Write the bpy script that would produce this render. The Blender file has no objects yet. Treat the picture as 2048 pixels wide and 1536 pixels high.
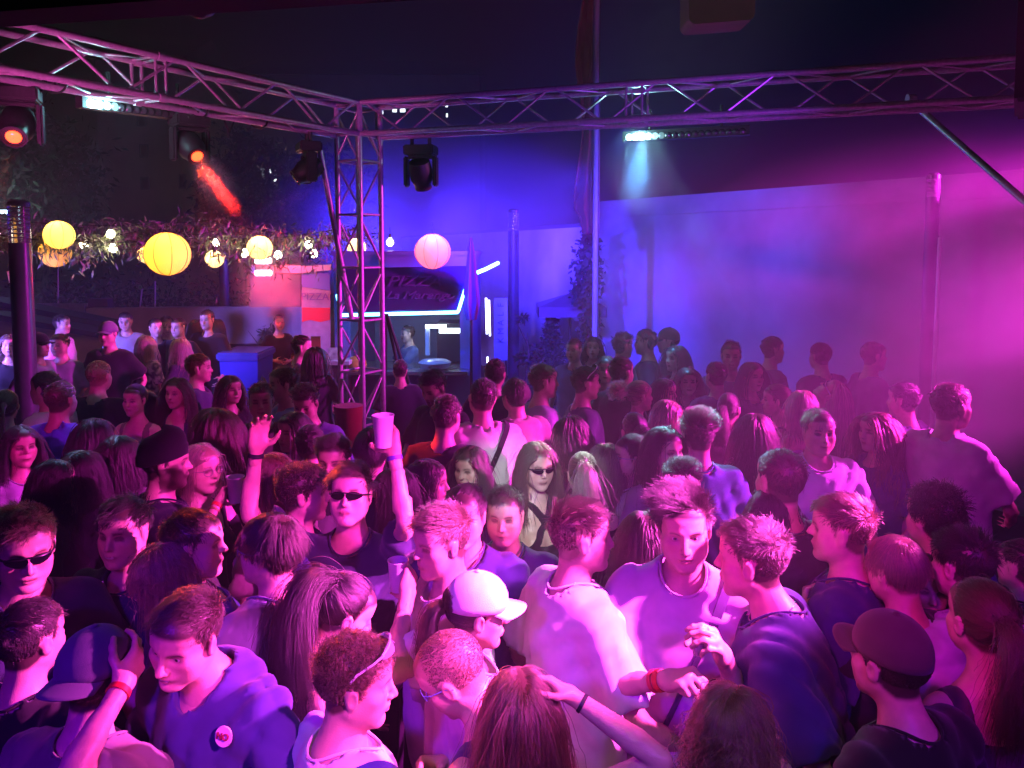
import bpy, bmesh, math, random
import numpy as np
SC = bpy.context.scene; COL = SC.collection
PEOPLE = []
# ------------------------------------------------------------------ camera
F_PX, CAM_Z, PITCH = 1547.0, 2.62, math.radians(4.0)
cam_d = bpy.data.cameras.new('camera'); cam = bpy.data.objects.new('camera', cam_d); COL.objects.link(cam)
cam.location = (0, 0, CAM_Z); cam.rotation_euler = (math.pi/2-PITCH, 0, 0)
cam_d.sensor_width = 36; cam_d.lens = 36*F_PX/2048; cam_d.shift_y = -160/2048; cam_d.clip_start = .05; cam_d.clip_end = 300
SC.camera = cam
def ray(px, py):
    # photograph pixel (2048 x 1536) to a direction with unit depth along +Y
    u, v = (px-1024)/F_PX, (608-py)/F_PX
    d = np.array([u, math.cos(PITCH)+v*math.sin(PITCH), -math.sin(PITCH)+v*math.cos(PITCH)])
    return d/d[1]
def ray_depth(px, py, y): return np.array([0,0,CAM_Z])+ray(px, py)*y
def ray_plane(px, py, z):
    d = ray(px, py); return np.array([0,0,CAM_Z])+d*((z-CAM_Z)/d[2])
# ------------------------------------------------------------------ night sky, lamps of the stage, exposure
w = bpy.data.worlds.new('World'); SC.world = w; w.use_nodes = True
bg = w.node_tree.nodes['Background']; sky = w.node_tree.nodes.new('ShaderNodeTexSky'); sky.sky_type = 'NISHITA'; sky.sun_disc = False
sky.sun_elevation = math.radians(-9); sky.sun_rotation = math.radians(200)
w.node_tree.links.new(sky.outputs[0], bg.inputs[0]); bg.inputs[1].default_value = .05
SC.view_settings.view_transform = 'Standard'; SC.view_settings.look = 'None'; SC.view_settings.exposure = 0; SC.view_settings.gamma = 1
SC.cycles.max_bounces = 6; SC.cycles.volume_bounces = 0; SC.cycles.diffuse_bounces = 2; SC.cycles.glossy_bounces = 2; SC.cycles.transmission_bounces = 4; SC.cycles.transparent_max_bounces = 8
SC.cycles.volume_step_rate = 1.0; SC.cycles.use_denoising = True; SC.cycles.sample_clamp_indirect = 4
SC.cycles.use_light_tree = True
try: SC.cycles_curves.shape = 'RIBBONS'
except Exception: pass
def spot(loc, tgt, power, color, cone=40, blend=.5, size=.06, name='stage_light'):
    d = bpy.data.lights.new(name, 'SPOT'); d.energy = power; d.color = color; d.spot_size = math.radians(cone); d.spot_blend = blend; d.shadow_soft_size = size
    o = bpy.data.objects.new(name, d); COL.objects.link(o); o.location = loc
    v = np.array(tgt, float)-np.array(loc, float)
    from mathutils import Vector
    o.rotation_euler = Vector(v).to_track_quat('-Z', 'Y').to_euler(); return o
def bulb(loc, power, color, size=.03, name='lamp_glow'):
    d = bpy.data.lights.new(name, 'POINT'); d.energy = power; d.color = color; d.shadow_soft_size = size
    o = bpy.data.objects.new(name, d); COL.objects.link(o); o.location = loc; return o
MAG, VIO, BLU, PUR = (1,.008,.66), (.20,.003,1), (.040,.018,1), (.62,.03,1)
spot((3.2,2.7,2.95), (-.25,2.4,1.45), 7500, (1,.065,.72), 22, .7, .05)    # keys from the right
spot((2.2,1.6,3.45), (.02,2.3,1.45), 5600, (1,.07,.74), 22, .6, .05)
spot((1.7,-.2,3.5), (-.42,1.75,1.45), 1500, (1,.06,.76), 16, .7, .05)
spot((1.6,.6,3.5), (-.55,2.85,1.95), 1500, (1,.045,.78), 15, .7, .05)     # the raised arms
spot((-.5,.3,3.6), (1.40,2.7,1.5), 340, MAG, 26, .8, .08)                  # magenta from the left on the right-hand heads
spot((1.9,-.9,3.4), (.50,2.6,1.30), 120, (.70,.006,1), 42, .9, .12)       # purple wash from stage right
spot((-1.3,-.8,3.4), (-.50,2.1,1.15), 440, VIO, 44, .9, .12)              # violet wash from stage left
spot((.9,-.9,3.5), (1.2,2.5,1.2), 220, VIO, 46, .9, .12)
spot((-6.8,6.4,2.0), (-4.0,10.8,1.25), 3000, (.22,.12,1), 44, .9, .12)     # cool violet on the terrace
spot((6.8,5.0,3.7), (1.2,4.4,1.45), 14000, (1,.03,.78), 22, .8, .10)      # pink beam on the mid crowd, from out of frame
spot((7.4,6.2,3.9), (2.6,7.6,1.9), 16000, (1,.022,.80), 44, .9, .15)      # pink beam into the smoke on the right
spot((8.5,7.5,4.4), (1.8,10.2,2.0), 7500, (.30,.035,1), 44, .9, .2)       # violet through the haze before the wall
spot((-1.2,-.3,3.3), (-2.6,5.0,1.5), 500, MAG, 14, .6, .08)               # pink on the people by the left post
spot((2.7,3.4,2.1), (.3,7.3,4.0), 480, (.34,.03,1), 50, .9, .12)          # purple on the trusses
spot((-2.9,3.2,2.3), (-2.3,6.0,4.1), 480, (1,.09,.55), 46, .7, .10)       # warm pink on the left truss
spot((.25,.1,3.7), (.15,1.35,1.4), 40, (1,.84,.52), 44, .8, .10)           # dim work lamp over the stage edge
# ------------------------------------------------------------------ maths and SDF meshing
def Rx(a): c, s = math.cos(a), math.sin(a); return np.array([[1,0,0],[0,c,-s],[0,s,c]])
def Ry(a): c, s = math.cos(a), math.sin(a); return np.array([[c,0,s],[0,1,0],[-s,0,c]])
def Rz(a): c, s = math.cos(a), math.sin(a); return np.array([[c,-s,0],[s,c,0],[0,0,1]])
def V(*a): return np.array(a, float)
def unit(v): v = np.asarray(v, float); return v/(np.linalg.norm(v)+1e-12)
def rad(a): return a*math.pi/180

class Prim:
    # one solid of the body: tapered capsule or ellipsoid, joined (op +1) or carved (op -1) with blend k
    def __init__(s, kind, k=.03, op=1, **d):
        s.kind, s.k, s.op = kind, k, op; s.__dict__.update(d)
        if kind == 'cap':
            r = max(s.ra, s.rb); s.lo = np.minimum(s.a, s.b)-r; s.hi = np.maximum(s.a, s.b)+r
        else:
            r = max(s.r); s.lo = s.c-r; s.hi = s.c+r
    def dist(s, X, Y, Z):
        if s.kind == 'cap':
            ab = s.b-s.a; l2 = max(ab@ab, 1e-9)
            t = np.clip(((X-s.a[0])*ab[0]+(Y-s.a[1])*ab[1]+(Z-s.a[2])*ab[2])/l2, 0, 1)
            d = np.sqrt((X-s.a[0]-t*ab[0])**2+(Y-s.a[1]-t*ab[1])**2+(Z-s.a[2]-t*ab[2])**2)-(s.ra+(s.rb-s.ra)*t)
            if getattr(s, 'cut', False):   # flat far end
                u = unit(ab); d = np.maximum(d, (X-s.b[0])*u[0]+(Y-s.b[1])*u[1]+(Z-s.b[2])*u[2])
            return d
        x, y, z = X-s.c[0], Y-s.c[1], Z-s.c[2]
        if s.R is not None:
            R = s.R; x, y, z = (R[0,0]*x+R[1,0]*y+R[2,0]*z, R[0,1]*x+R[1,1]*y+R[2,1]*z, R[0,2]*x+R[1,2]*y+R[2,2]*z)
        r = s.r
        k0 = np.sqrt((x/r[0])**2+(y/r[1])**2+(z/r[2])**2)
        k1 = np.sqrt((x/r[0]**2)**2+(y/r[1]**2)**2+(z/r[2]**2)**2)+1e-9
        return k0*(k0-1)/k1
    def moved(s, R, t, sc=1.0):
        f = lambda p: (R@p)*sc+t
        if s.kind == 'cap':
            return Prim('cap', s.k*sc, s.op, a=f(s.a), b=f(s.b), ra=s.ra*sc, rb=s.rb*sc, cut=getattr(s,'cut',False))
        return Prim('ell', s.k*sc, s.op, c=f(s.c), r=s.r*sc, R=R if s.R is None else R@s.R)
    def grown(s, g):
        if s.kind == 'cap':
            return Prim('cap', s.k, s.op, a=s.a, b=s.b, ra=s.ra+g, rb=s.rb+g, cut=getattr(s,'cut',False))
        return Prim('ell', s.k, s.op, c=s.c, r=s.r+g, R=s.R)
def CAP(a, b, ra, rb=None, k=.03, op=1, cut=False):
    return Prim('cap', k, op, a=V(*a), b=V(*b), ra=ra, rb=ra if rb is None else rb, cut=cut)
def ELL(c, r, k=.03, op=1, R=None): return Prim('ell', k, op, c=V(*c), r=V(*r), R=R)

def smin(a, b, k):
    h = np.maximum(k-np.abs(a-b), 0)/k
    return np.minimum(a, b)-h*h*k*.25
def field(ax, prims):
    D = np.full([len(a) for a in ax], .5, np.float32)
    for p in prims:
        m = p.k+.05
        sl = []
        for i in range(3):
            i0 = max(np.searchsorted(ax[i], p.lo[i]-m)-1, 0); i1 = min(np.searchsorted(ax[i], p.hi[i]+m)+1, len(ax[i]))
            sl.append(slice(i0, i1))
        if any(q.stop-q.start < 1 for q in sl): continue
        X, Y, Z = [ax[i][sl[i]].astype(np.float32) for i in range(3)]
        d = p.dist(X[:,None,None], Y[None,:,None], Z[None,None,:])
        B = D[tuple(sl)]
        D[tuple(sl)] = smin(B, d, p.k) if p.op > 0 else -smin(-B, d, p.k)
    return D
def at_points(P, prims):
    D = np.full(len(P), .5)
    for p in prims:
        d = p.dist(P[:,0], P[:,1], P[:,2])
        D = smin(D, d, p.k) if p.op > 0 else -smin(-D, d, p.k)
    return D
def axis(lo, hi, coarse, bands=()):
    x = lo; out = [lo]
    while x < hi:
        st = coarse
        for l, h, f in bands:
            if l-f*.5 <= x < h: st = min(st, f)
            elif l > x: st = min(st, max(l-x, f))
        x += st; out.append(x)
    return np.array(out)
def nets(D, ax):
    S = D < 0
    n = np.array(D.shape)-1
    cnt = np.zeros(n, np.int8)
    for dx in (0,1):
        for dy in (0,1):
            for dz in (0,1): cnt += S[dx:dx+n[0], dy:dy+n[1], dz:dz+n[2]]
    I = np.nonzero((cnt > 0) & (cnt < 8))
    i, j, k = I
    acc = np.zeros((len(i), 3)); num = np.zeros(len(i))
    C = {(a,b,c): D[i+a, j+b, k+c] for a in (0,1) for b in (0,1) for c in (0,1)}
    for axn in range(3):
        for u in (0,1):
            for w in (0,1):
                p = [u, w]; p.insert(axn, 0); q = list(p); q[axn] = 1
                a, b = C[tuple(p)], C[tuple(q)]
                m = (a < 0) != (b < 0)
                t = np.where(m, a/np.where(m, a-b, 1), 0)
                pt = np.array(p, float)[None,:].repeat(len(i), 0); pt[:,axn] = t
                acc += pt*m[:,None]; num += m
    loc = acc/num[:,None]
    Vx = np.empty_like(loc)
    for q, idx in enumerate(I): Vx[:,q] = ax[q][idx]+loc[:,q]*(ax[q][idx+1]-ax[q][idx])
    gid = np.full(n, -1, np.int32); gid[I] = np.arange(len(i))
    F = []
    a = (S[:-1] != S[1:])[:,1:-1,1:-1]; e = np.nonzero(a); i, j, k = e[0], e[1]+1, e[2]+1
    f = np.stack([gid[i,j-1,k-1], gid[i,j,k-1], gid[i,j,k], gid[i,j-1,k]], 1); fl = ~S[i,j,k]; f[fl] = f[fl][:,::-1]; F.append(f)
    a = (S[:,:-1] != S[:,1:])[1:-1,:,1:-1]; e = np.nonzero(a); i, j, k = e[0]+1, e[1], e[2]+1
    f = np.stack([gid[i-1,j,k-1], gid[i-1,j,k], gid[i,j,k], gid[i,j,k-1]], 1); fl = ~S[i,j,k]; f[fl] = f[fl][:,::-1]; F.append(f)
    a = (S[:,:,:-1] != S[:,:,1:])[1:-1,1:-1,:]; e = np.nonzero(a); i, j, k = e[0]+1, e[1]+1, e[2]
    f = np.stack([gid[i-1,j-1,k], gid[i,j-1,k], gid[i,j,k], gid[i-1,j,k]], 1); fl = ~S[i,j,k]; f[fl] = f[fl][:,::-1]; F.append(f)
    F = np.concatenate(F); F = F[(F >= 0).all(1)]
    return Vx, F

# ------------------------------------------------------------------ meshes and objects
def make_mesh(name, Vx, F, cols=None, smooth=True):
    me = bpy.data.meshes.new(name)
    F = np.asarray(F); k = F.shape[1]
    me.vertices.add(len(Vx)); me.vertices.foreach_set('co', np.asarray(Vx, np.float32).ravel())
    me.loops.add(F.size); me.loops.foreach_set('vertex_index', F.astype(np.int32).ravel())
    me.polygons.add(len(F)); me.polygons.foreach_set('loop_start', np.arange(0, F.size, k, dtype=np.int32))
    try: me.polygons.foreach_set('loop_total', np.full(len(F), k, np.int32))
    except Exception: pass
    if smooth: me.polygons.foreach_set('use_smooth', np.ones(len(F), bool))
    if cols is not None:
        at = me.color_attributes.new('Col', 'FLOAT_COLOR', 'POINT')
        at.data.foreach_set('color', np.concatenate([cols, np.ones((len(cols),1))], 1).astype(np.float32).ravel())
    me.update(); me.validate()
    return me
def link(name, data, parent=None, mat=None, loc=None):
    o = bpy.data.objects.new(name, data); COL.objects.link(o)
    if mat is not None: data.materials.append(mat)

    if parent is not None: o.parent = parent
    if loc is not None: o.location = loc
    return o
def tag(o, label, cat, group=None):
    o['label'] = label; o['category'] = cat
    if group: o['group'] = group
    return o
def empty(name, loc=(0,0,0), rz=0):
    o = bpy.data.objects.new(name, None); COL.objects.link(o); o.location = loc; o.rotation_euler[2] = rz
    o.empty_display_size = .1
    return o

class MB:
    # collects simple solids, builds one mesh
    def __init__(s): s.v = []; s.f = []
    def add(s, vs, fs):
        b = len(s.v); s.v += [tuple(map(float, v)) for v in vs]; s.f += [tuple(i+b for i in f) for f in fs]; return s
    def box(s, c, d, R=None):
        x, y, z = [q/2 for q in d]
        P = [V(a*x, b*y, e*z) for a in (-1,1) for b in (-1,1) for e in (-1,1)]
        if R is not None: P = [R@p for p in P]
        return s.add([p+V(*c) for p in P], [(0,1,3,2),(4,6,7,5),(0,4,5,1),(2,3,7,6),(0,2,6,4),(1,5,7,3)])
    def tube(s, a, b, ra, rb=None, n=10, caps=True):
        a, b = V(*a), V(*b); rb = ra if rb is None else rb
        w = unit(b-a); u = unit(np.cross(w, V(0,0,1) if abs(w[2]) < .9 else V(1,0,0))); v = np.cross(w, u)
        P = []
        for c, r in ((a, ra), (b, rb)):
            for i in range(n):
                t = 2*math.pi*i/n; P.append(c+r*(math.cos(t)*u+math.sin(t)*v))
        F = [(i, (i+1)%n, n+(i+1)%n, n+i) for i in range(n)]
        if caps: F += [tuple(range(n-1,-1,-1)), tuple(range(n, 2*n))]
        return s.add(P, F)
    def path(s, pts, r, n=6):
        pts = [V(*p) for p in pts]; rs = r if hasattr(r, '__len__') else [r]*len(pts)
        P = []; up = V(.13,.21,.97)
        for i, p in enumerate(pts):
            w = unit(pts[min(i+1, len(pts)-1)]-pts[max(i-1, 0)])
            u = unit(np.cross(w, up)); v = np.cross(w, u)
            for k in range(n):
                t = 2*math.pi*k/n; P.append(p+rs[i]*(math.cos(t)*u+math.sin(t)*v))
        F = [(i*n+k, i*n+(k+1)%n, (i+1)*n+(k+1)%n, (i+1)*n+k) for i in range(len(pts)-1) for k in range(n)]
        F += [tuple(range(n-1,-1,-1)), tuple(range((len(pts)-1)*n, len(pts)*n))]
        return s.add(P, F)
    def lathe(s, prof, c=(0,0,0), n=20, R=None, caps=True):
        P = []
        for r, z in prof:
            for k in range(n):
                t = 2*math.pi*k/n; p = V(r*math.cos(t), r*math.sin(t), z); P.append((R@p if R is not None else p)+V(*c))
        m = len(prof)
        F = [(i*n+k, i*n+(k+1)%n, (i+1)*n+(k+1)%n, (i+1)*n+k) for i in range(m-1) for k in range(n)]
        if caps: F += [tuple(range(n-1,-1,-1)), tuple(range((m-1)*n, m*n))]
        return s.add(P, F)
    def prism(s, poly, a, b):
        # poly: 2D points; a, b: functions to 3D for both faces
        n = len(poly); P = [a(*p) for p in poly]+[b(*p) for p in poly]
        F = [(i, (i+1)%n, n+(i+1)%n, n+i) for i in range(n)]+[tuple(range(n-1,-1,-1)), tuple(range(n, 2*n))]
        return s.add(P, F)
    def mesh(s, name, smooth=False, bevel=0):
        me = bpy.data.meshes.new(name); me.from_pydata(s.v, [], s.f); me.validate()
        bm = bmesh.new(); bm.from_mesh(me); bmesh.ops.recalc_face_normals(bm, faces=bm.faces)
        if bevel: bmesh.ops.bevel(bm, geom=bm.edges[:], offset=bevel, segments=2, affect='EDGES', clamp_overlap=True)
        bm.to_mesh(me); bm.free()
        if smooth:
            me.polygons.foreach_set('use_smooth', np.ones(len(me.polygons), bool))
            try: me.set_sharp_from_angle(angle=rad(40))
            except Exception: pass
        me.update(); return me
    def build(s, name, mat, parent=None, smooth=False, bevel=0, loc=None):
        return link(name, s.mesh(name, smooth, bevel), parent, mat, loc)

# ------------------------------------------------------------------ materials
MATS = {}
def mat(key, color=(.5,.5,.5), rough=.6, metal=0., spec=.5, noise=0., nscale=30., bump=0., bscale=200., emit=None, estr=0., attr=None, sheen=0., trans=0., mixcol=None, alpha=1.):
    if key in MATS: return MATS[key]
    m = bpy.data.materials.new(key); m.use_nodes = True; nt = m.node_tree; b = nt.nodes['Principled BSDF']; L = nt.links.new
    b.inputs['Base Color'].default_value = (*color, 1); b.inputs['Roughness'].default_value = rough; b.inputs['Metallic'].default_value = metal
    b.inputs['Specular IOR Level'].default_value = spec
    if sheen: b.inputs['Sheen Weight'].default_value = sheen; b.inputs['Sheen Roughness'].default_value = .5
    if trans: b.inputs['Transmission Weight'].default_value = trans
    if alpha < 1: b.inputs['Alpha'].default_value = alpha
    if emit is not None: b.inputs['Emission Color'].default_value = (*emit, 1); b.inputs['Emission Strength'].default_value = estr
    src = None
    if attr:
        a = nt.nodes.new('ShaderNodeAttribute'); a.attribute_name = attr; src = a.outputs['Color']
    if noise or bump:
        tc = nt.nodes.new('ShaderNodeTexCoord')
    if noise:
        n = nt.nodes.new('ShaderNodeTexNoise'); n.inputs['Scale'].default_value = nscale; n.inputs['Detail'].default_value = 5; L(tc.outputs['Object'], n.inputs['Vector'])
        mx = nt.nodes.new('ShaderNodeMix'); mx.data_type = 'RGBA'; mx.blend_type = 'MIX'
        r = nt.nodes.new('ShaderNodeMapRange'); r.inputs['From Min'].default_value = .35; r.inputs['From Max'].default_value = .65; L(n.outputs['Fac'], r.inputs['Value'])
        L(r.outputs[0], mx.inputs[0])
        if src is None:
            mx.inputs[6].default_value = (*[c*(1-noise) for c in color], 1)
            mx.inputs[7].default_value = (*(mixcol or [min(c*(1+noise), 1) for c in color]), 1)
        else:
            sc = nt.nodes.new('ShaderNodeMix'); sc.data_type = 'RGBA'; sc.blend_type = 'MULTIPLY'; sc.inputs[0].default_value = 1; L(src, sc.inputs[6]); sc.inputs[7].default_value = (1-noise,)*3+(1,)
            L(sc.outputs[2], mx.inputs[6]); L(src, mx.inputs[7])
        src = mx.outputs[2]
    if src is not None: L(src, b.inputs['Base Color'])
    if bump:
        n2 = nt.nodes.new('ShaderNodeTexNoise'); n2.inputs['Scale'].default_value = bscale; n2.inputs['Detail'].default_value = 3; L(tc.outputs['Object'], n2.inputs['Vector'])
        bp = nt.nodes.new('ShaderNodeBump'); bp.inputs['Strength'].default_value = bump; bp.inputs['Distance'].default_value = .004; L(n2.outputs['Fac'], bp.inputs['Height']); L(bp.outputs[0], b.inputs['Normal'])
    MATS[key] = m; return m
def hairmat(color, rough=.33):
    key = 'hair_%02d_%02d_%02d' % tuple(int(c*99) for c in color)
    if key in MATS: return MATS[key]
    m = bpy.data.materials.new(key); m.use_nodes = True; nt = m.node_tree; nt.nodes.remove(nt.nodes['Principled BSDF'])
    h = nt.nodes.new('ShaderNodeBsdfHairPrincipled'); h.parametrization = 'COLOR'
    h.inputs['Roughness'].default_value = rough; h.inputs['Radial Roughness'].default_value = .5
    hi = nt.nodes.new('ShaderNodeHairInfo'); mx = nt.nodes.new('ShaderNodeMix'); mx.data_type = 'RGBA'
    mx.inputs[6].default_value = (*[c*.40 for c in color], 1); mx.inputs[7].default_value = (*[min(c*1.15, 1) for c in color], 1)
    nt.links.new(hi.outputs['Random'], mx.inputs[0]); nt.links.new(mx.outputs[2], h.inputs['Color'])
    nt.links.new(h.outputs[0], nt.nodes['Material Output'].inputs['Surface'])
    MATS[key] = m; return m
def cloth(color, key=None):
    return mat(key or 'cloth_%02d_%02d_%02d' % tuple(int(c*99) for c in color), color, rough=.85, spec=.25, noise=.12, nscale=9, bump=.35, bscale=700, sheen=.15)

# ------------------------------------------------------------------ people
HEADC = V(0, .028, .19)     # head centre (eye level) from the neck base
def head_prims(f, rng, lod):
    j = lambda a: 1+rng.uniform(-a, a)
    w = .97 if f else 1.0
    nl = (.9 if f else 1.0)*j(.22); jw = (.89 if f else 1.0)*j(.09); w *= j(.03); cz = rng.uniform(-.006,.006); nw = j(.25); lt = j(.35); by_ = rng.uniform(-.004,.003)
    P = [ELL((0,-.012,.030), (.0755*w*j(.02),.0965,.0865), .02),
         ELL((0,.026,-.034), (.0600*jw,.0600,.0810), .03),
         ELL((0,.052,.052), (.052*w,.032,.036), .035)]
    for s in (-1, 1):
        P += [CAP((s*.050*jw,-.002,-.052), (s*.018*jw,.060,-.098), .0170, .0150, .028),
              ELL((s*.044,.052,-.022), (.021*j(.15),.022,.017), .022)]
        if lod < 2: P += [CAP((s*.014,.080+by_,.021), (s*.040,.068+by_,.021), .0095*(.8 if f else 1.05), .008, .018)]
    P += [ELL((0,.068+cz,-.099+cz*.5), (.020*jw,.0175,.0150), .022)]
    if lod < 4:
        for s in (-1, 1): P.append(ELL((s*.031,.090,.001), (.0185,.0165,.0115), .014, -1))
        P += [CAP((0,.083,.012), (0,.1045,-.030*nl), .0068, .0102, .012)]
        for s in (-1, 1): P.append(ELL((s*.0105,.094,-.032*nl), (.0085*nw,.0095,.0072), .006))
        P += [ELL((0,.0800,-.058), (.025,.0125,.0130), .016)]
        P += [ELL((0,.0885,-.0590), (.0205,.0085,.0052*lt), .005), ELL((0,.0870,-.0700), (.0185,.0085,.0062*lt), .005),
              ELL((0,.0985,-.0648), (.0215,.0085,.0016), .004, -1)]
        for s in (-1, 1):
            P.append(ELL((s*.0305,.0655,.0005), (.0140,.0135,.0125), .006))
            P.append(ELL((s*.036,.040,-.052), (.026,.027,.030), .030))
            if lod == 0: P.append(ELL((s*.0310,.0830,-.0010), (.0135,.0115,.0046), .003, -1, Ry(s*-.10)))
    for s in (-1, 1):
        R = Ry(s*.12)@Rz(s*-.35)
        P.append(ELL((s*.0765,-.006,-.010), (.0085,.0185,.031), .008, 1, R))
        if lod < 2: P.append(ELL((s*.0865,.000,-.008), (.0070,.0110,.019), .005, -1, R))
    return P
def hairline(q, female=False):
    # signed: > 0 inside the scalp; q in head coordinates
    y = q[:,1]
    zl = np.interp(y, [-.10,-.05,-.025,-.005,.012,.030,.050,.085], [-.072,-.070,-.050,-.022,-.020,.030,.056,.064])
    return q[:,2]-zl
def two_bone(S, W, l1, l2, hint):
    d = W-S; L = np.linalg.norm(d)
    if L > (l1+l2)*.999: W = S+d/L*(l1+l2)*.999; d = W-S; L = np.linalg.norm(d)
    a = (l1*l1-l2*l2+L*L)/(2*L); h = math.sqrt(max(l1*l1-a*a, 0))
    u = d/L; n = hint-u*(hint@u); n = unit(n)
    return S+u*a+n*h, W
HANDS = {}
def hand_mesh(pose, res):
    # wrist at the origin, fingers along +Z, palm looks to +Y, thumb on +X
    key = (pose, res)
    if key in HANDS: return HANDS[key]
    P = [CAP((0,0,-.05), (0,0,.012), .0255, .0265, .02), CAP((.018,.003,.02), (.026,0,.085), .0145, .0125, .02), CAP((-.016,.003,.02), (-.027,0,.075), .0145, .0115, .02),
         CAP((0,0,.02), (0,-.001,.088), .0150, .0125, .02), ELL((.020,.012,.035), (.014,.013,.027), .015), ELL((-.020,.010,.035), (.011,.011,.026), .015)]
    curl = {'relaxed': (25,30,20), 'fist': (78,95,60), 'open': (4,6,4), 'grip': (38,48,34), 'point': (78,95,60)}[pose]
    X = [.027,.009,-.010,-.027]; Z = [.088,.092,.087,.078]; Ls = [(.040,.025,.021),(.044,.028,.022),(.041,.026,.021),(.032,.020,.018)]
    for i in range(4):
        p = V(X[i], 0, Z[i]); a = 0; sp = (X[i])*(.45 if pose in ('open','relaxed') else .1)/.08
        for q in range(3):
            a += rad(curl[q]*(1+.12*(i-1))) if not (pose == 'point' and i == 0) else rad(5)
            d = V(math.sin(sp)*math.cos(a), math.sin(a), math.cos(sp)*math.cos(a))
            e = p+d*Ls[i][q]; r0 = (.0092,.0083,.0075)[q]*(1 if i < 3 else .88)
            P.append(CAP(p, e, r0, r0*.93, .004)); p = e
    d1, d2, d3 = {'fist': (V(.5,.75,.55), V(-.35,.75,.6), V(-.9,.2,.2)), 'grip': (V(.75,.75,.35), V(.0,.95,.35), V(-.55,.8,.25)), 'point': (V(.5,.75,.55), V(-.35,.75,.6), V(-.9,.2,.2))}.get(pose, (V(.8,.45,.6), V(.45,.35,.85), V(.25,.3,.9)))
    p = V(.022,.006,.018)
    for d, L, r in ((d1,.042,.0125), (d2,.032,.0102), (d3,.026,.0092)):
        e = p+unit(d)*L; P.append(CAP(p, e, r, r*.9, .008)); p = e
    ax = [axis(-.06,.085,res), axis(-.05,.125,res), axis(-.075,.21,res)]
    HANDS[key] = nets(field(ax, P), ax); return HANDS[key]

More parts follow.
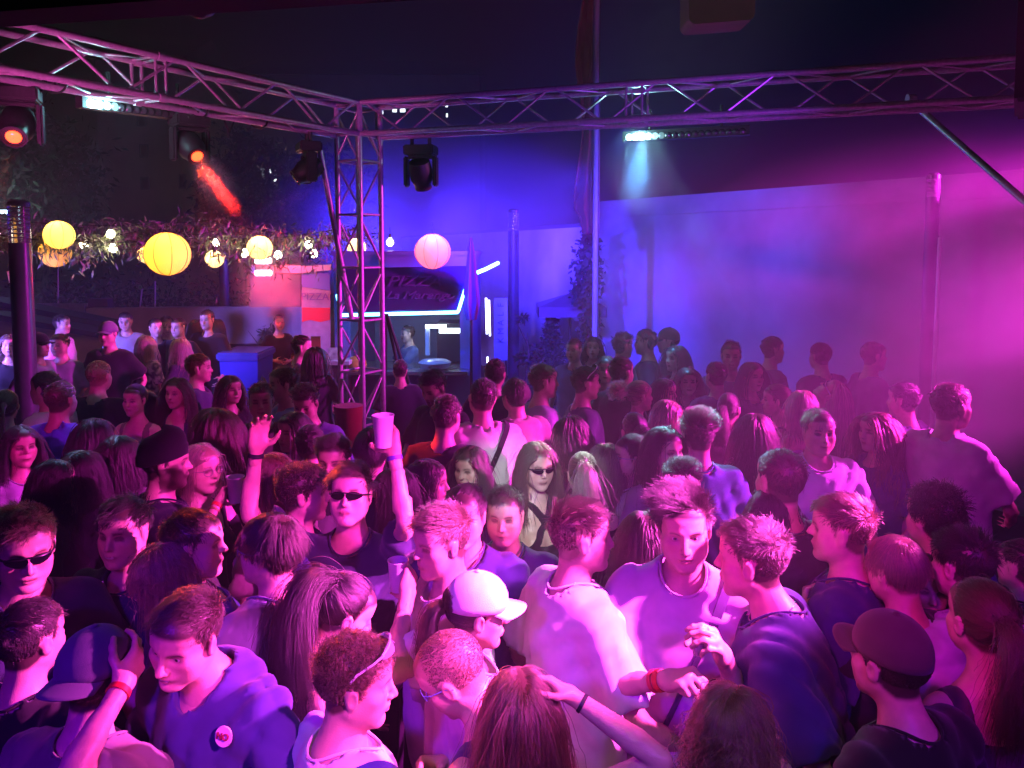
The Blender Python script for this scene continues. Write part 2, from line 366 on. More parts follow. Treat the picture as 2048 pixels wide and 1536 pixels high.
class Person: pass
def build_person(hx, hy, H, yaw, label, hair='short', hc=(.03,.02,.015), top='tee', tc=(.02,.02,.03), f=0, lean=0, side=0, nod=0, roll=0, by=0, skin=(.62,.40,.30),
                 la=None, ra=None, lh='relaxed', rh='relaxed', lp=None, rp=None, seed=None, acc=(), long_l=.38, loose=1., beard=0, bottom=(.02,.02,.03), shorts=False, fat=1., hk=None, mouth=0, depth=None, pr=None):
    p = Person(); PEOPLE.append(p); p.acc = acc
    rng = np.random.default_rng(seed if seed is not None else int(hx*7+hy*13)); p.rng = rng; p.f = f
    s1 = H/1.78
    Rl = Ry(rad(side))@Rx(-rad(lean)); piv = V(0,0,.95)
    up = lambda q: Rl@(V(*q)-piv)+piv
    nb = up((0,-.012,1.475)); hyaw = rad(-by)
    Rh = Rz(hyaw)@Rx(-rad(nod))@Ry(rad(roll))
    hcen = nb+(Rl@Rz(hyaw*.5)@Rx(-rad(nod*.6)))@HEADC
    W = ray_plane(hx, hy, hcen[2]*s1) if depth is None else ray_depth(hx, hy, depth)
    if depth is not None: s1 = W[2]/hcen[2]
    d = W[1]; p.d = d; p.s = s1
    byaw = rad(yaw+by)
    Rb = Rz(byaw); loc = V(W[0], W[1], 0)-Rb@V(hcen[0], hcen[1], 0)*s1
    lod = 0 if d < 2.5 else 1 if d < 4.2 else 2 if d < 7 else 3
    p.lod = lod; p.Rh, p.hcen, p.Rl, p.up = Rh, hcen, Rl, up
    hres = (.0050,.0082,.0104,.0124)[lod]; bres = (.026,.032,.038,.044)[lod]; cres = (.0118,.0180,.026,.034)[lod]
    face = lod == 0 and abs((yaw+180)%360-180) > 55
    if face: hres = .0037
    # skeleton
    sw = .150 if f else .176
    HP = [q.moved(Rh, hcen) for q in head_prims(f, rng, lod)]
    nr = .044 if f else .052
    NK = [CAP(nb+Rl@V(0,-.002,-.03), hcen+Rh@V(0,-.022,-.055), nr*1.12, nr, .03)]
    ST = [CAP(up((-sw*.82,-.015,1.425)), up((sw*.82,-.015,1.425)), .046 if f else .053, None, .05), CAP(nb+Rl@V(0,-.015,-.01), up((0,-.015,1.40)), .054 if f else .062, .08, .06)]
    TO = [Prim('ell', .06, 1, c=up((0,.0,1.29)), r=V(.145*fat if f else .165*fat, .100*fat if f else .112*fat, .175), R=Rl), Prim('ell', .06, 1, c=up((0,.005,1.09)), r=V(.122*fat if f else .142*fat, .090*fat if f else .105*fat, .16), R=Rl),
          ELL((0,-.005,.94), (.168*fat if f else .158*fat, .112*fat, .13), .06)]
    if f:
        for q in (-1,1): TO.append(Prim('ell', .04, 1, c=up((q*.067,.088,1.275)), r=V(.058,.052,.058), R=Rl))
    ARM = []; SL = []; hands = []
    for side_, tgt, hp, pal in ((-1, la, lh, lp), (1, ra, rh, rp)):
        S = up((side_*sw, -.012, 1.415))
        if tgt is None:
            tgt = (side_*(.25+rng.uniform(0,.05)), .06+rng.uniform(0,.22), .93+rng.uniform(0,.1)); hint = V(side_*.5,-1,-.2)
            Wr = V(*tgt) if lean < 15 else up(tgt)
        else:
            hint = V(*tgt[3:6]) if len(tgt) >= 6 else V(side_*1., -.3, -.6); Wr = V(*tgt[:3])
        E, Wr = two_bone(S, Wr, .295, .265, hint)
        k = .86 if f else 1.
        ARM += [CAP(S, E, .049*k, .037*k, .03), CAP(E, E+(Wr-E)*.3, .036*k, .0395*k, .008), CAP(E+(Wr-E)*.3, Wr, .0395*k, .0255*k, .008)]
        SL.append((S, E, Wr))
        z = unit(Wr-E); y = V(*pal) if pal is not None else V(-side_, .2, 0.); y = y-z*(y@z); y = unit(y); x = np.cross(y, z)
        hands.append((hp, Wr, np.stack([x, y, z], 1), side_, k))
    p.SL, p.hands = SL, hands
    LEG = []
    for q in (-1,1):
        LEG += [CAP((q*.09,0,.90), (q*.105,.01,.50), .088*fat, .056, .05), CAP((q*.105,.01,.50), (q*.11,-.01,.10), .054, .040, .03), CAP((q*.11,-.02,.05), (q*.125,.13,.035), .045, .035, .03)]
    body = HP+NK+ST+TO+ARM+LEG
    lo = np.min([q.lo for q in body], 0)-.03; hi = np.max([q.hi for q in body], 0)+.03
    hb = hcen; ext = V(.10,.13,.135)
    bands = [(hb[i]-ext[i], hb[i]+ext[i], hres) for i in range(3)]
    bands[2] = (hb[2]-.15, hb[2]+.13, hres)
    nf = max(hres, .010)
    if top in ('tank','halter','crop','strap','none'):
        ax = [axis(lo[0], hi[0], bres, [bands[0]]), axis(lo[1], hi[1], bres, [bands[1]]), axis(lo[2], hi[2], .055, [(.82, 1.25, .034), (1.25, hi[2], bres), (1.32, bands[2][0], max(hres*1.6, .010)), bands[2]])]
        Vx, F = nets(field(ax, body), ax)
    else:   # below the collar a coarser mesh carries on under the clothes
        zl = min(nb[2]-.065, hb[2]-.17); lo2 = np.minimum(hb-V(.10,.135,0), nb-V(.105,.105,0)); hi2 = np.maximum(hb+V(.10,.13,0), nb+V(.105,.105,0))
        ax = [axis(lo2[0], hi2[0], hres), axis(lo2[1], hi2[1], hres), axis(zl, hb[2]+.13, hres)]
        Vx, F = nets(field(ax, HP+NK+ST), ax)
        ax = [axis(lo[0], hi[0], bres), axis(lo[1], hi[1], bres), axis(lo[2], max([q.hi[2] for q in NK+ST+TO+ARM])+.03, .055, [(.85, 9, bres)])]
        D = field(ax, NK+ST+TO+ARM+LEG)
        X, Y, Z = np.meshgrid(*ax, indexing='ij', sparse=True)
        D = D+.006*((X > lo2[0]+.02) & (X < hi2[0]-.02) & (Y > lo2[1]+.02) & (Y < hi2[1]-.02) & (Z > zl+.02))
        nk = np.sqrt((X-hb[0])**2+(Y-hb[1])**2+(Z-hb[2])**2) < .16
        D = np.where(nk & (Z > nb[2]+.03), .1, D)
        v2, f2 = nets(D, ax); F = np.concatenate([F, f2+len(Vx)]); Vx = np.concatenate([Vx, v2])
    # colours
    q = (Vx-hcen)@Rh
    hd = (np.abs(q[:,0]) < .1) & (np.abs(q[:,1]) < .125) & (q[:,2] > -.125) & (q[:,2] < .13)
    tone = np.array(skin)
    col = np.tile(tone, (len(Vx),1))
    blush = np.exp(-(((np.abs(q[:,0])-.042)/.018)**2+((q[:,1]-.07)/.03)**2+((q[:,2]+.028)/.02)**2))*.5+np.exp(-((q[:,0]/.014)**2+((q[:,1]-.105)/.014)**2+((q[:,2]+.03)/.012)**2))*.5
    col = col*(1-.35*(blush*hd)[:,None]*np.array([0.,.8,.8]))
    def paint(m, c):
        nonlocal col
        m = np.clip(m*hd, 0, 1)[:,None]; col = col*(1-m)+np.array(c)*m
    dark = np.array(hc)
    if lod < 4:
        lip = np.exp(-((np.maximum(np.abs(q[:,0])-.014,0)/.007)**2+((q[:,2]+.0645)/.0088)**4))*(q[:,1] > .068)
        paint(lip*(.75 if f else .5), tone*np.array([.62,.33,.36]))
        paint(np.exp(-((np.maximum(np.abs(q[:,0])-.016,0)/.006)**2+((q[:,2]+.0648)/.0024)**2))*(q[:,1] > .07), tone*.12)
        if mouth and lod < 2:   # parted lips with teeth
            zc_ = q[:,2]+.0648-4.*q[:,0]**2
            paint((np.abs(q[:,0]) < .019)*np.exp(-(zc_/.0042)**4)*(q[:,1] > .068), np.array([.10,.02,.02])); paint((np.abs(q[:,0]) < .0165)*np.exp(-((zc_-.0012)/.0026)**4)*(q[:,1] > .068), np.array([.72,.68,.62]))
        bx = np.abs(q[:,0])-.030; bz = q[:,2]-(.0205-18*bx*bx+.06*bx)
        paint(np.exp(-(np.maximum(np.abs(bx)-.013,0)/.004)**2-(bz/(.0036 if f else .0052))**2)*(q[:,1] > .045)*.9, dark*.7+tone*.05)
        er = np.sqrt(((np.abs(q[:,0])-.0305)/.0145)**2+((q[:,2]-.0005)/.0085)**2)
        paint(np.clip((1.35-er)/.3,0,1)*(q[:,1] > .06)*(.5 if lod == 0 else .85), tone*(.30 if lod == 0 else .12))
        nost = np.exp(-((np.abs(q[:,0])-.007)/.004)**2-((q[:,2]+.0375)/.004)**2)*(q[:,1] > .088)
        paint(nost*.8, tone*.12)
    if beard:
        bm = np.clip((-.030-q[:,2]-np.interp(np.abs(q[:,0]), [0,.03,.07],[.022,.012,-.03]))/.012, 0, 1)*(q[:,1] > -.02)*(q[:,2] > -.125)
        mus = np.exp(-((q[:,2]+.049)/.006)**2)*(np.abs(q[:,0]) < .028)*(q[:,1] > .07)
        paint(np.maximum(bm, mus)*min(beard, .8), dark)
    scal = hairline(q)
    sm = np.clip((scal+.004)/.012, 0, 1)*(hd)*(np.abs(q[:,0]) < np.where((q[:,2] < .028)&(q[:,1] > -.03), .0735, .2))
    if hair != 'bald': paint(sm*(.92 if hair not in ('shaved',) else .6), dark*.8)
    shoe = Vx[:,2] < .09; col[shoe] = (.5,.5,.5)
    VV, FF, CC = [Vx], [F], [col]; off = len(Vx)
    if lod == 0:   # eyeballs
        n1, n2 = 14, 10
        for sx in (-1,1):
            vs = []; cs = []
            for a in range(n2+1):
                for b in range(n1):
                    th = math.pi*a/n2; ph = 2*math.pi*b/n1
                    v = V(math.sin(th)*math.cos(ph), math.cos(th), math.sin(th)*math.sin(ph))
                    vs.append(v*.0124+V(sx*.0305,.0655,-.0005)); cs.append((.01,.008,.006) if th < .33 else (.09,.05,.03) if th < .62 else (.62,.58,.55))
            fs = [(a*n1+b, a*n1+(b+1)%n1, (a+1)*n1+(b+1)%n1, (a+1)*n1+b) for a in range(n2) for b in range(n1)]
            VV.append((Rh@np.array(vs).T).T+hcen); FF.append(np.array(fs)+off); CC.append(np.array(cs)); off += len(vs)
    for hp, Wr, HR, sd, k in hands:
        hv, hf = hand_mesh(hp, (.0060,.0094,.0115,.0135)[lod]); hv = hv.copy()*(k*1.02)
        if sd > 0: hv[:,0] *= -1; hf = hf[:,::-1]
        HR2 = HR
        VV.append(hv@HR2.T+Wr); FF.append(hf+off); CC.append(np.tile(tone*np.array([1,.93,.92]), (len(hv),1))); off += len(hv)
    Vx = np.concatenate(VV); F2 = np.concatenate(FF); cc = np.concatenate(CC)
    me = make_mesh('person', Vx*s1, F2, cc)
    root = link('person', me, None, mat('skin', attr='Col', rough=.40, spec=.5, noise=.16, nscale=28, bump=.22, bscale=300), loc)
    root.rotation_euler[2] = byaw
    tag(root, label, 'person', 'people in the crowd')
    p.root = root
    p.colliders = [ELL((0,-.008,.022), (.083,.106,.102), .02).moved(Rh, hcen), CAP(hcen+Rh@V(0,.02,-.03), hcen+Rh@V(0,.03,-.085), .062, .05, .02)]+[g.grown(.012) for g in NK+ST+TO+[a for a in ARM if a.k == .03]]
    # clothing
    def garment(name, prims, region, color, wr=.0, res=cres, m=None, extra=None, fold=1.):
        lo = np.min([g.lo for g in prims if g.op > 0], 0)-.03; hi = np.max([g.hi for g in prims if g.op > 0], 0)+.03
        ax = [axis(lo[i], hi[i], res) for i in range(3)]
        D = field(ax, prims)
        X, Y, Z = np.meshgrid(*[a.astype(np.float32) for a in ax], indexing='ij', sparse=True)
        if wr:
            a1, a2, a3 = rng.uniform(0, 6, 3); c1 = nb+Rl@V(0,0,-.02)
            w = .8*np.sin(Z*9+X*5+a1)+.6*np.sin(Y*12-Z*7+a2)
            cr = lambda u: 1-2*np.abs(np.sin(u))**.75
            n1 = cr((X+Z*.30)*36*fold+1.5*w+a2)*(.5+.5*np.sin(Z*6+X*7+a3))
            n2 = cr((X*.55-Z*.95+Y*.5)*26*fold+1.4*w+a3)*(.5+.5*np.sin(X*9-Z*5+a1))
            n3 = cr((Y+Z*.35)*40*fold+1.3*w)*(.5+.5*np.sin(Z*8+a2))
            fade = np.clip((np.sqrt((X-c1[0])**2+(Y-c1[1])**2+((Z-c1[2])*1.3)**2)-.09)/.08, 0, 1)
            D = D+(wr*fade*(n1*.85+n2*.85+n3*.55-.45)).astype(np.float32)
            D = np.minimum(D, field(ax, [g.grown(.005) for g in ST+TO]+[CAP(S, S+(E-S)*.70, .055*(.86 if f else 1), .047*(.86 if f else 1), .02, cut=True) for S, E, Wr in SL]))
        if region is not None:
            Q = np.stack(np.broadcast_arrays(X, Y, Z), -1).reshape(-1,3)
            T = (Q-piv)@Rl+piv
            D = np.maximum(D, region(T).reshape(D.shape).astype(np.float32))
        vx, ff = nets(D, ax)
        if len(ff) == 0: return None
        cc = None
        if pr is not None and name == 'shirt':
            T = (vx-piv)@Rl+piv; cc = pr(T, rng)
        return link(name, make_mesh(name, vx*s1, ff, cc), root, m or (cloth(color) if cc is None else mat('cloth_print', attr='Col', rough=.85, spec=.25, noise=.10, nscale=9, bump=.35, bscale=700, sheen=.15)))
    def neckcut(T, r=(.088,.092,.075), c=(0,.004,1.503)):
        e = (T-V(*c))/V(*r); return (1-np.sqrt((e**2).sum(1)))*min(r)
    G = []
    if top in ('tee','long','hoodie','jacket'):
        g = .016*loose
        pr_ = [q_.grown(g) for q_ in ST+TO]+[Prim('ell', .08, 1, c=up((0,.004,1.10)), r=V(.152*fat if f else .172*fat, .112*fat if f else .124*fat, .40)*(.92+.08*loose), R=Rl)]
        for S, E, Wr in SL:
            k = (.90 if f else 1.)
            if top == 'tee': 
                e = S+(E-S)*.74
                pr_.append(CAP(S, e, (.054+.008*(loose-.6))*k, (.056+.026*(loose-.5))*k, .035, cut=True))
            else:
                pr_ += [CAP(S, E, (.056+.01*loose)*k, (.046+.008*loose)*k, .04), CAP(E, E+(Wr-E)*.93, (.046+.008*loose)*k, .038*k, .02, cut=True)]
        if top == 'hoodie':
            pr_ += [Prim('ell', .04, 1, c=nb+Rl@V(0,-.075,-.015), r=V(.125,.055,.062), R=Rl), Prim('ell', .03, 1, c=nb+Rl@V(0,-.005,-.035), r=V(.112,.105,.045), R=Rl)]
        nc = (.078,.108,.074) if not f else (.084,.108,.092)
        if top == 'hoodie': nc = (.066,.098,.09)
        reg = lambda T: np.maximum(neckcut(T, nc), .84-T[:,2])
        p.cl = pr_
        G.append(garment('shirt' if top != 'hoodie' else 'hoodie', pr_, reg, tc, .0112*(1 if lod < 3 else .6)))
        if top in ('tee','long') and lod < 2:   # collar rib
            mb = MB(); tt = np.linspace(0, 2*math.pi, 33); pl = np.full(33, -1.2); ph = np.full(33, 1.0); rr_ = np.array(nc)
            def pt(f_): return (np.stack([rr_[0]*np.cos(f_)*np.cos(tt), rr_[1]*np.cos(f_)*np.sin(tt), rr_[2]*np.sin(f_)], 1)+V(0,.004,1.503)-piv)@Rl.T+piv
            for it in range(14):
                md = (pl+ph)/2; ins = at_points(pt(md), pr_) < 0; pl = np.where(ins, md, pl); ph = np.where(ins, ph, md)
            pv = pt((pl+ph)/2)
            mb.path(list(pv*s1), .0042*s1, 6); mb.build('collar', cloth(tuple(c*.9 for c in tc)), G[-1] if G[-1] else root, smooth=True)
    elif top in ('tank','halter','crop','strap'):
        pr_ = [q_.grown(.006 if f else .009) for q_ in ST+TO]; p.cl = pr_
        def reg(T):
            x, y, z = T[:,0], T[:,1], T[:,2]; ax_ = np.abs(x)
            hem = (.86 if top not in ('crop',) else 1.14)-z
            if top == 'halter':
                band = np.where(y > .0, z-1.245-np.clip(.11-np.abs(ax_-.07),0,.1)*.35, z-1.215)
                xs = np.interp(z, [1.27,1.375,1.47,1.52], [.100,0,-.058,-.060])
                st = np.minimum(np.abs(x-xs)-.024, np.abs(x+xs)-.024)
                st = np.maximum(st, 1.26-z); nb_ = np.maximum(np.abs(z-1.50+y*.3)-.014, y-.03)   # behind the neck
                keep = np.where(y > -.01, np.minimum(band, st), np.minimum(band, nb_))
                return np.maximum(keep, hem)
            if top == 'crop': return np.maximum(hem, z-1.30)
            strap = np.abs(ax_-(.105 if top == 'tank' else .095))-(.026 if top == 'tank' else .008)
            neck = z-np.where(y > 0, 1.345, 1.36)-(ax_/.16)**2*.02
            return np.maximum(np.minimum(neck, np.maximum(strap, z-1.62)), hem)
        G.append(garment('shirt', pr_, reg, tc, .0012, res=cres*.8 if top != 'halter' else .007))
    tr = [q_.grown(.016) for q_ in LEG if q_.a[2] > .09 or q_.a[2] > .3]+[TO[2].grown(.012)]
    if shorts: tr = [q_.grown(.028) for q_ in LEG[0:1]+LEG[3:4]]+[TO[2].grown(.012)]
    garment('trousers', tr, lambda T: np.maximum(T[:,2]-1.0, (.12 if not shorts else .52)-T[:,2]), bottom, .003, res=max(cres, .042))
    p.top = G[0] if G and G[0] else root
    if hair not in ('bald',): grow_hair(p, hair, hc, long_l, hk or {})
    for a in acc: ACC[a[0]](p, *a[1:])
    return p

# ------------------------------------------------------------------ hair
def grow_hair(p, style, hc, L, hk):
    rng, lod, s1, Rh, hcen = p.rng, p.lod, p.s, p.Rh, p.hcen
    longish = style in ('long','wavy','pony','bun','puff','half','braid')
    n = (5200,3000,1100,420)[lod]; n = int(n*hk.get('n', 1)); w = (.00075,.00105,.0020,.0036)[lod]*hk.get('w', 1)
    # roots over the cranium
    m = n*3; d = rng.normal(size=(m,3)); d /= np.linalg.norm(d, axis=1)[:,None]
    r = np.array([.0750 if not p.f else .0735,.0960,.0862]); c = V(0,-.012,.030)
    q = d*r+c
    fr = q[:,1] > .02
    q[fr,1] += np.clip((q[fr,1]-.02)*.10, 0, .0085)
    mk = (hairline(q)+rng.normal(0,.004,m) > 0) & ~((np.abs(q[:,0]) > .068) & (q[:,2] < .022) & (np.abs(q[:,1]+.006) < .022))
    if style in ('short','curly','messy','quiff') and hk.get('recede'): mk &= ~((q[:,1] > .03) & (q[:,2] < .09))
    mk &= ~((q[:,1] > .052) & (q[:,2] < .074))
    capped = any(a[0] in ('cap','beanie') for a in p.acc)
    if capped and style not in ('pony','bun'): mk &= q[:,2] < (.030 if p.acc[0][0] == 'cap' else .012)
    q = q[mk][:n]; n = len(q)
    nr = (q-c)/r**2; nr /= np.linalg.norm(nr, axis=1)[:,None]
    g = Rh.T@V(0,0,-1)
    rnd = rng.normal(size=(n,3))
    # clumping: strands share the noise of their nearest clump
    nc = max(n//hk.get('clump', 14), 8); ci = rng.integers(0, n, nc)
    ctr = q[ci]; own = np.zeros(n, int)
    for a in range(0, n, 1500):
        own[a:a+1500] = ((q[a:a+1500,None,:]-ctr[None])**2).sum(2).argmin(1)
    cn = rng.normal(size=(nc,3)); clump = cn[own]
    topw = np.clip((q[:,2]-.030)/.040, 0, 1); topw = topw*topw*(3-2*topw)
    if not longish:
        tl, sl = hk.get('top', .042), hk.get('side', .012)
        lift, comb = hk.get('lift', .30), V(*hk.get('comb', (0,.6,.2)))
        low = np.clip((q[:,2]+.075)/.05, .25, 1)
        ln = (sl*low+(tl-sl)*topw)*(1+.22*rnd[:,0]*.6+.15*clump[:,0])
        if capped: ln = np.minimum(ln, .016); 
        if style == 'shaved': ln = np.full(n, .004)
        ns = (8 if style == 'curly' else 6) if lod < 2 else 5
        P = np.zeros((n, ns, 3)); P[:,0] = q-nr*.003
        jit = hk.get('jit', .14)
        tang = comb[None]-nr*(nr@comb)[:,None]
        whorl = V(0,-.05,.10); rr = q-whorl; rr[:,2] = 0
        if hk.get('whorl'):
            rr = rr/(np.linalg.norm(rr, axis=1)[:,None]+1e-6); tw = np.stack([-rr[:,1], rr[:,0], 0*rr[:,0]], 1); tang = rr*.8+tw*.35; tang -= nr*(nr*tang).sum(1)[:,None]
        down = np.array(g)[None]-nr*(nr@g)[:,None]
        tang = tang*topw[:,None]+down*(1-topw)[:,None]
        dr = nr*lift+tang*(1-lift)+jit*(.45*rnd+.75*clump)*(.35+.65*topw)[:,None]
        dr /= np.linalg.norm(dr, axis=1)[:,None]
        st = ln/(ns-1)
        ph = rng.uniform(0,6.28,n)*.25+clump[:,1]*3; cr = hk.get('curl', 0)
        side_ = np.cross(nr, dr)
        for i in range(1, ns):
            dr = dr+np.array(g)*hk.get('droop', .12)+tang*hk.get('bend', .12); dr /= np.linalg.norm(dr, axis=1)[:,None]
            P[:,i] = P[:,i-1]+dr*st[:,None]
            e = (P[:,i]-c)/(r+.003); k = np.sqrt((e**2).sum(1)); ins = k < 1
            P[ins,i] = c+(P[ins,i]-c)/k[ins,None]
            if style == 'curly':
                a = ph+i*hk.get('freq', 1.9); P[:,i] += (side_*np.cos(a)[:,None]+np.cross(side_, dr)*np.sin(a)[:,None])*cr
    else:
        nh = 5; nt = 14 if lod < 2 else 10
        T = V(*hk.get('tie', (0,-.125,.03)))
        if style in ('pony','bun','puff','braid'):
            ns = nh+nt; P = np.zeros((n, ns, 3)); P[:,0] = q-nr*.002
            td = unit((T-c)/r); qd = (q-c)/r
            for i in range(1, nh+1):
                t = i/nh; v = qd*(1-t)+td*t; v /= np.linalg.norm(v, axis=1)[:,None]
                lift = 1.045+.03*math.sin(t*3.1)*(1+.4*clump[:,0])
                P[:,i] = c+v*r*np.asarray(lift)[:,None]
            P[:,nh] = T+rnd*.006
            if style == 'pony' or style == 'braid':
                dr = unit(V(*hk.get('tdir', (0,-.8,.15))))[None]+.09*clump+.05*rnd; dr /= np.linalg.norm(dr, axis=1)[:,None]
                st = L/(nt-1)*(1+.15*clump[:,1]+.1*rnd[:,1])
                for i in range(nh+1, ns):
                    dr = dr*.72+np.array(g)*.38+.03*rnd; dr /= np.linalg.norm(dr, axis=1)[:,None]
                    P[:,i] = collide(p, P[:,i-1]+dr*st[:,None], n)
                    if style == 'braid':
                        ctrl = P[:,i].mean(0); off = P[:,i]-ctrl; P[:,i] = ctrl+off*.35*(1+.35*math.sin(i*2.2))
            else:
                R_ = hk.get('rad', .042 if style == 'bun' else .095); cb = T+unit(T-c)*R_*.75
                ang = rng.uniform(0,6.28,n); u = rng.normal(size=(n,3)); u /= np.linalg.norm(u, axis=1)[:,None]
                if style == 'bun':
                    a1 = unit(T-c); b1 = unit(np.cross(a1, V(0,0,1)+.01)); c1 = np.cross(a1, b1)
                    rr = R_*(.62+.25*rng.random(n)); hh = R_*.5*rng.normal(size=n)*.7
                    for i in range(nh+1, ns):
                        a = ang+(i-nh)*.45; P[:,i] = cb+(b1*np.cos(a)[:,None]+c1*np.sin(a)[:,None])*rr[:,None]*(1+.1*rnd[:,:1])+a1*hh[:,None]
                else:
                    fr = clump*0; cu = rng.normal(size=(nc,3)); cu /= np.linalg.norm(cu, axis=1)[:,None]
                    u = cu[own]+.25*rnd; u /= np.linalg.norm(u, axis=1)[:,None]
                    v1 = np.cross(u, V(.3,.5,.8)); v2 = np.cross(u, v1); ph = clump[:,2]*3
                    for i in range(nh+1, ns):
                        t = (i-nh)/nt; a = ph+i*1.5
                        P[:,i] = cb+u*(R_*1.15*t*(.8+.25*clump[:,1:2]*.6))+(v1*np.cos(a)[:,None]+v2*np.sin(a)[:,None])*.011
        else:
            ns = 16 if lod < 2 else 12
            P = np.zeros((n, ns, 3)); P[:,0] = q-nr*.002
            px = hk.get('part', .0); side_ = np.sign(q[:,0]-px+1e-5)
            sv = np.stack([side_*1.0, np.full(n, -.45+hk.get('fwd', 0)), np.full(n, -.15)], 1)
            back = np.clip((-q[:,1]-.0)/.06, 0, 1)
            sv = sv*(1-back)[:,None]+np.stack([side_*.25, np.full(n, -.6), np.full(n, -.5)], 1)*back[:,None]
            tg = sv-nr*(sv*nr).sum(1)[:,None]
            dr = tg*.8+nr*hk.get('vol', .35)+.10*clump+.05*rnd; dr /= np.linalg.norm(dr, axis=1)[:,None]
            ln = L*(1+.10*clump[:,1]+.05*rnd[:,1]); ln = np.where(q[:,2] < 0, ln*.75, ln)
            st = ln/(ns-1); wa = hk.get('wave', .0 if style == 'long' else .013); ph = clump[:,2]*2.5+rnd[:,2]*.25
            v1 = np.cross(nr, g); 
            for i in range(1, ns):
                dr = dr*.62+np.array(g)*.40+.018*rnd+.02*clump; dr /= np.linalg.norm(dr, axis=1)[:,None]
                new = collide(p, P[:,i-1]+dr*st[:,None], n)
                # keep the face free: push strands that cross it to the side
                inf = (new[:,1] > .035) & (np.abs(new[:,0]) < .075) & (new[:,2] < .055) & (new[:,2] > -.14)
                new[inf,0] = side_[inf]*np.maximum(np.abs(new[inf,0]), .066+.012*rnd[inf,0].clip(-1,1)); new[inf,1] -= .012
                mv = new-P[:,i-1]; k = np.linalg.norm(mv, axis=1)[:,None]+1e-9
                P[:,i] = P[:,i-1]+mv/k*st[:,None]; dr = mv/k
            if wa:
                for i in range(3, ns):
                    a = ph+i*hk.get('freq', 1.05); amp = wa*min(1, (i-2)/4)
                    P[:,i] += v1*(np.cos(a)*amp)[:,None]+nr*(np.sin(a)*amp*.6)[:,None]
            if style == 'half':   # small knot on top
                pass
    fly = hk.get('fly', .0009 if lod < 2 else .002)
    P[:,1:] += rng.normal(size=P[:,1:].shape)*fly*np.linspace(.3,1,P.shape[1]-1)[None,:,None]
    if lod < 2 and style != 'shaved' and not capped:   # loose strands
        mk = rng.random(n) < .07; k = int(mk.sum()); amp = .0035 if not longish else .006
        P[mk,1:] += np.cumsum(rng.normal(size=(k, P.shape[1]-1, 3))*amp*.5+rng.normal(size=(k,1,3))*amp*.55, axis=1)*(.5 if not longish else .75)
    W = (P.reshape(-1,3)@Rh.T+hcen)*s1
    ns = P.shape[1]
    cu = bpy.data.hair_curves.new('hair'); cu.add_curves([ns]*n)
    cu.position_data.foreach_set('vector', W.astype(np.float32).ravel())
    ra = cu.attributes.get('radius') or cu.attributes.new('radius', 'FLOAT', 'POINT')
    tp = np.linspace(1, .35, ns)[None].repeat(n, 0)*w*(.8+.4*rng.random((n,1)))
    ra.data.foreach_set('value', tp.astype(np.float32).ravel())
    o = link('hair', cu, p.root, hairmat(hc)); p.hair = o
    return o
def collide(p, X, n):
    # X in head space: pushed out of head, neck, shoulders and torso
    Wd = X@p.Rh.T+p.hcen
    for it in range(2):
        d = np.full(len(Wd), 9.); 
        D = np.stack([c.dist(Wd[:,0], Wd[:,1], Wd[:,2]) for c in p.colliders], 0)
        a = D.argmin(0); d = D.min(0)
        for i, c in enumerate(p.colliders):
            m = (a == i) & (d < 0)
            if not m.any(): continue
            Q = Wd[m]; e = 1e-3
            d0 = c.dist(Q[:,0], Q[:,1], Q[:,2])
            gx = np.stack([c.dist(Q[:,0]+e, Q[:,1], Q[:,2])-d0, c.dist(Q[:,0], Q[:,1]+e, Q[:,2])-d0, c.dist(Q[:,0], Q[:,1], Q[:,2]+e)-d0], 1)/e
            gx /= np.linalg.norm(gx, axis=1)[:,None]+1e-9
            Wd[m] = Q-gx*d0[:,None]
    return (Wd-p.hcen)@p.Rh

# ------------------------------------------------------------------ worn things (children of the person)
def head_part(p, name, mb, m, smooth=True, parent=None):
    mb.v = [tuple((p.Rh@V(*v)+p.hcen)*p.s) for v in mb.v]
    return mb.build(name, m, parent or p.root, smooth)
def acc_shades(p, frame=(.01,.01,.012), lens=(.005,.005,.007), up_=0., big=1., kind='wrap'):
    # up_ > 0: pushed up on the hair
    a = rad(38)*up_; Rr = Rx(a); c = V(0,0,0)+V(0,.004,.062)*up_
    f = lambda v: Rr@V(*v)+c
    mb = MB()
    for s in (-1,1):
        poly = []
        for k in range(18):
            t = 2*math.pi*k/18; x = .030*math.cos(t)*big; z = (.0155 if kind == 'wrap' else .017)*math.sin(t)*big*(1-.18*math.cos(t)*1); poly.append((x, z))
        def fa(x, z, o=0): xx = s*(.0325+x*1.); return f((xx, .0955-10.5*max(abs(xx)-.012,0)**2+o, z+.000))
        mb.prism(poly, lambda x, z: fa(x, z, 0), lambda x, z: fa(x, z, .0035))
    lens_o = head_part(p, 'sunglasses', mb, mat('lens_%02d'%int(lens[2]*99), lens, rough=.06, spec=.8))
    fr = MB()
    for s in (-1,1):
        fr.path([f(q) for q in ((s*.058,.078,.004), (s*.0735,.050,.005), (s*.0800,.0,.004), (s*.0790,-.025,-.006))], .0032, 6)
    fr.path([f((x, .0975-10*max(abs(x)-.012,0)**2, .009+.002*math.cos(x*60))) for x in np.linspace(-.06,.06,13)], .0028, 6)
    head_part(p, 'frame', fr, mat('frame_%02d_%02d'%(int(frame[0]*99), int(frame[2]*99)), frame, rough=.3), parent=None).parent = lens_o
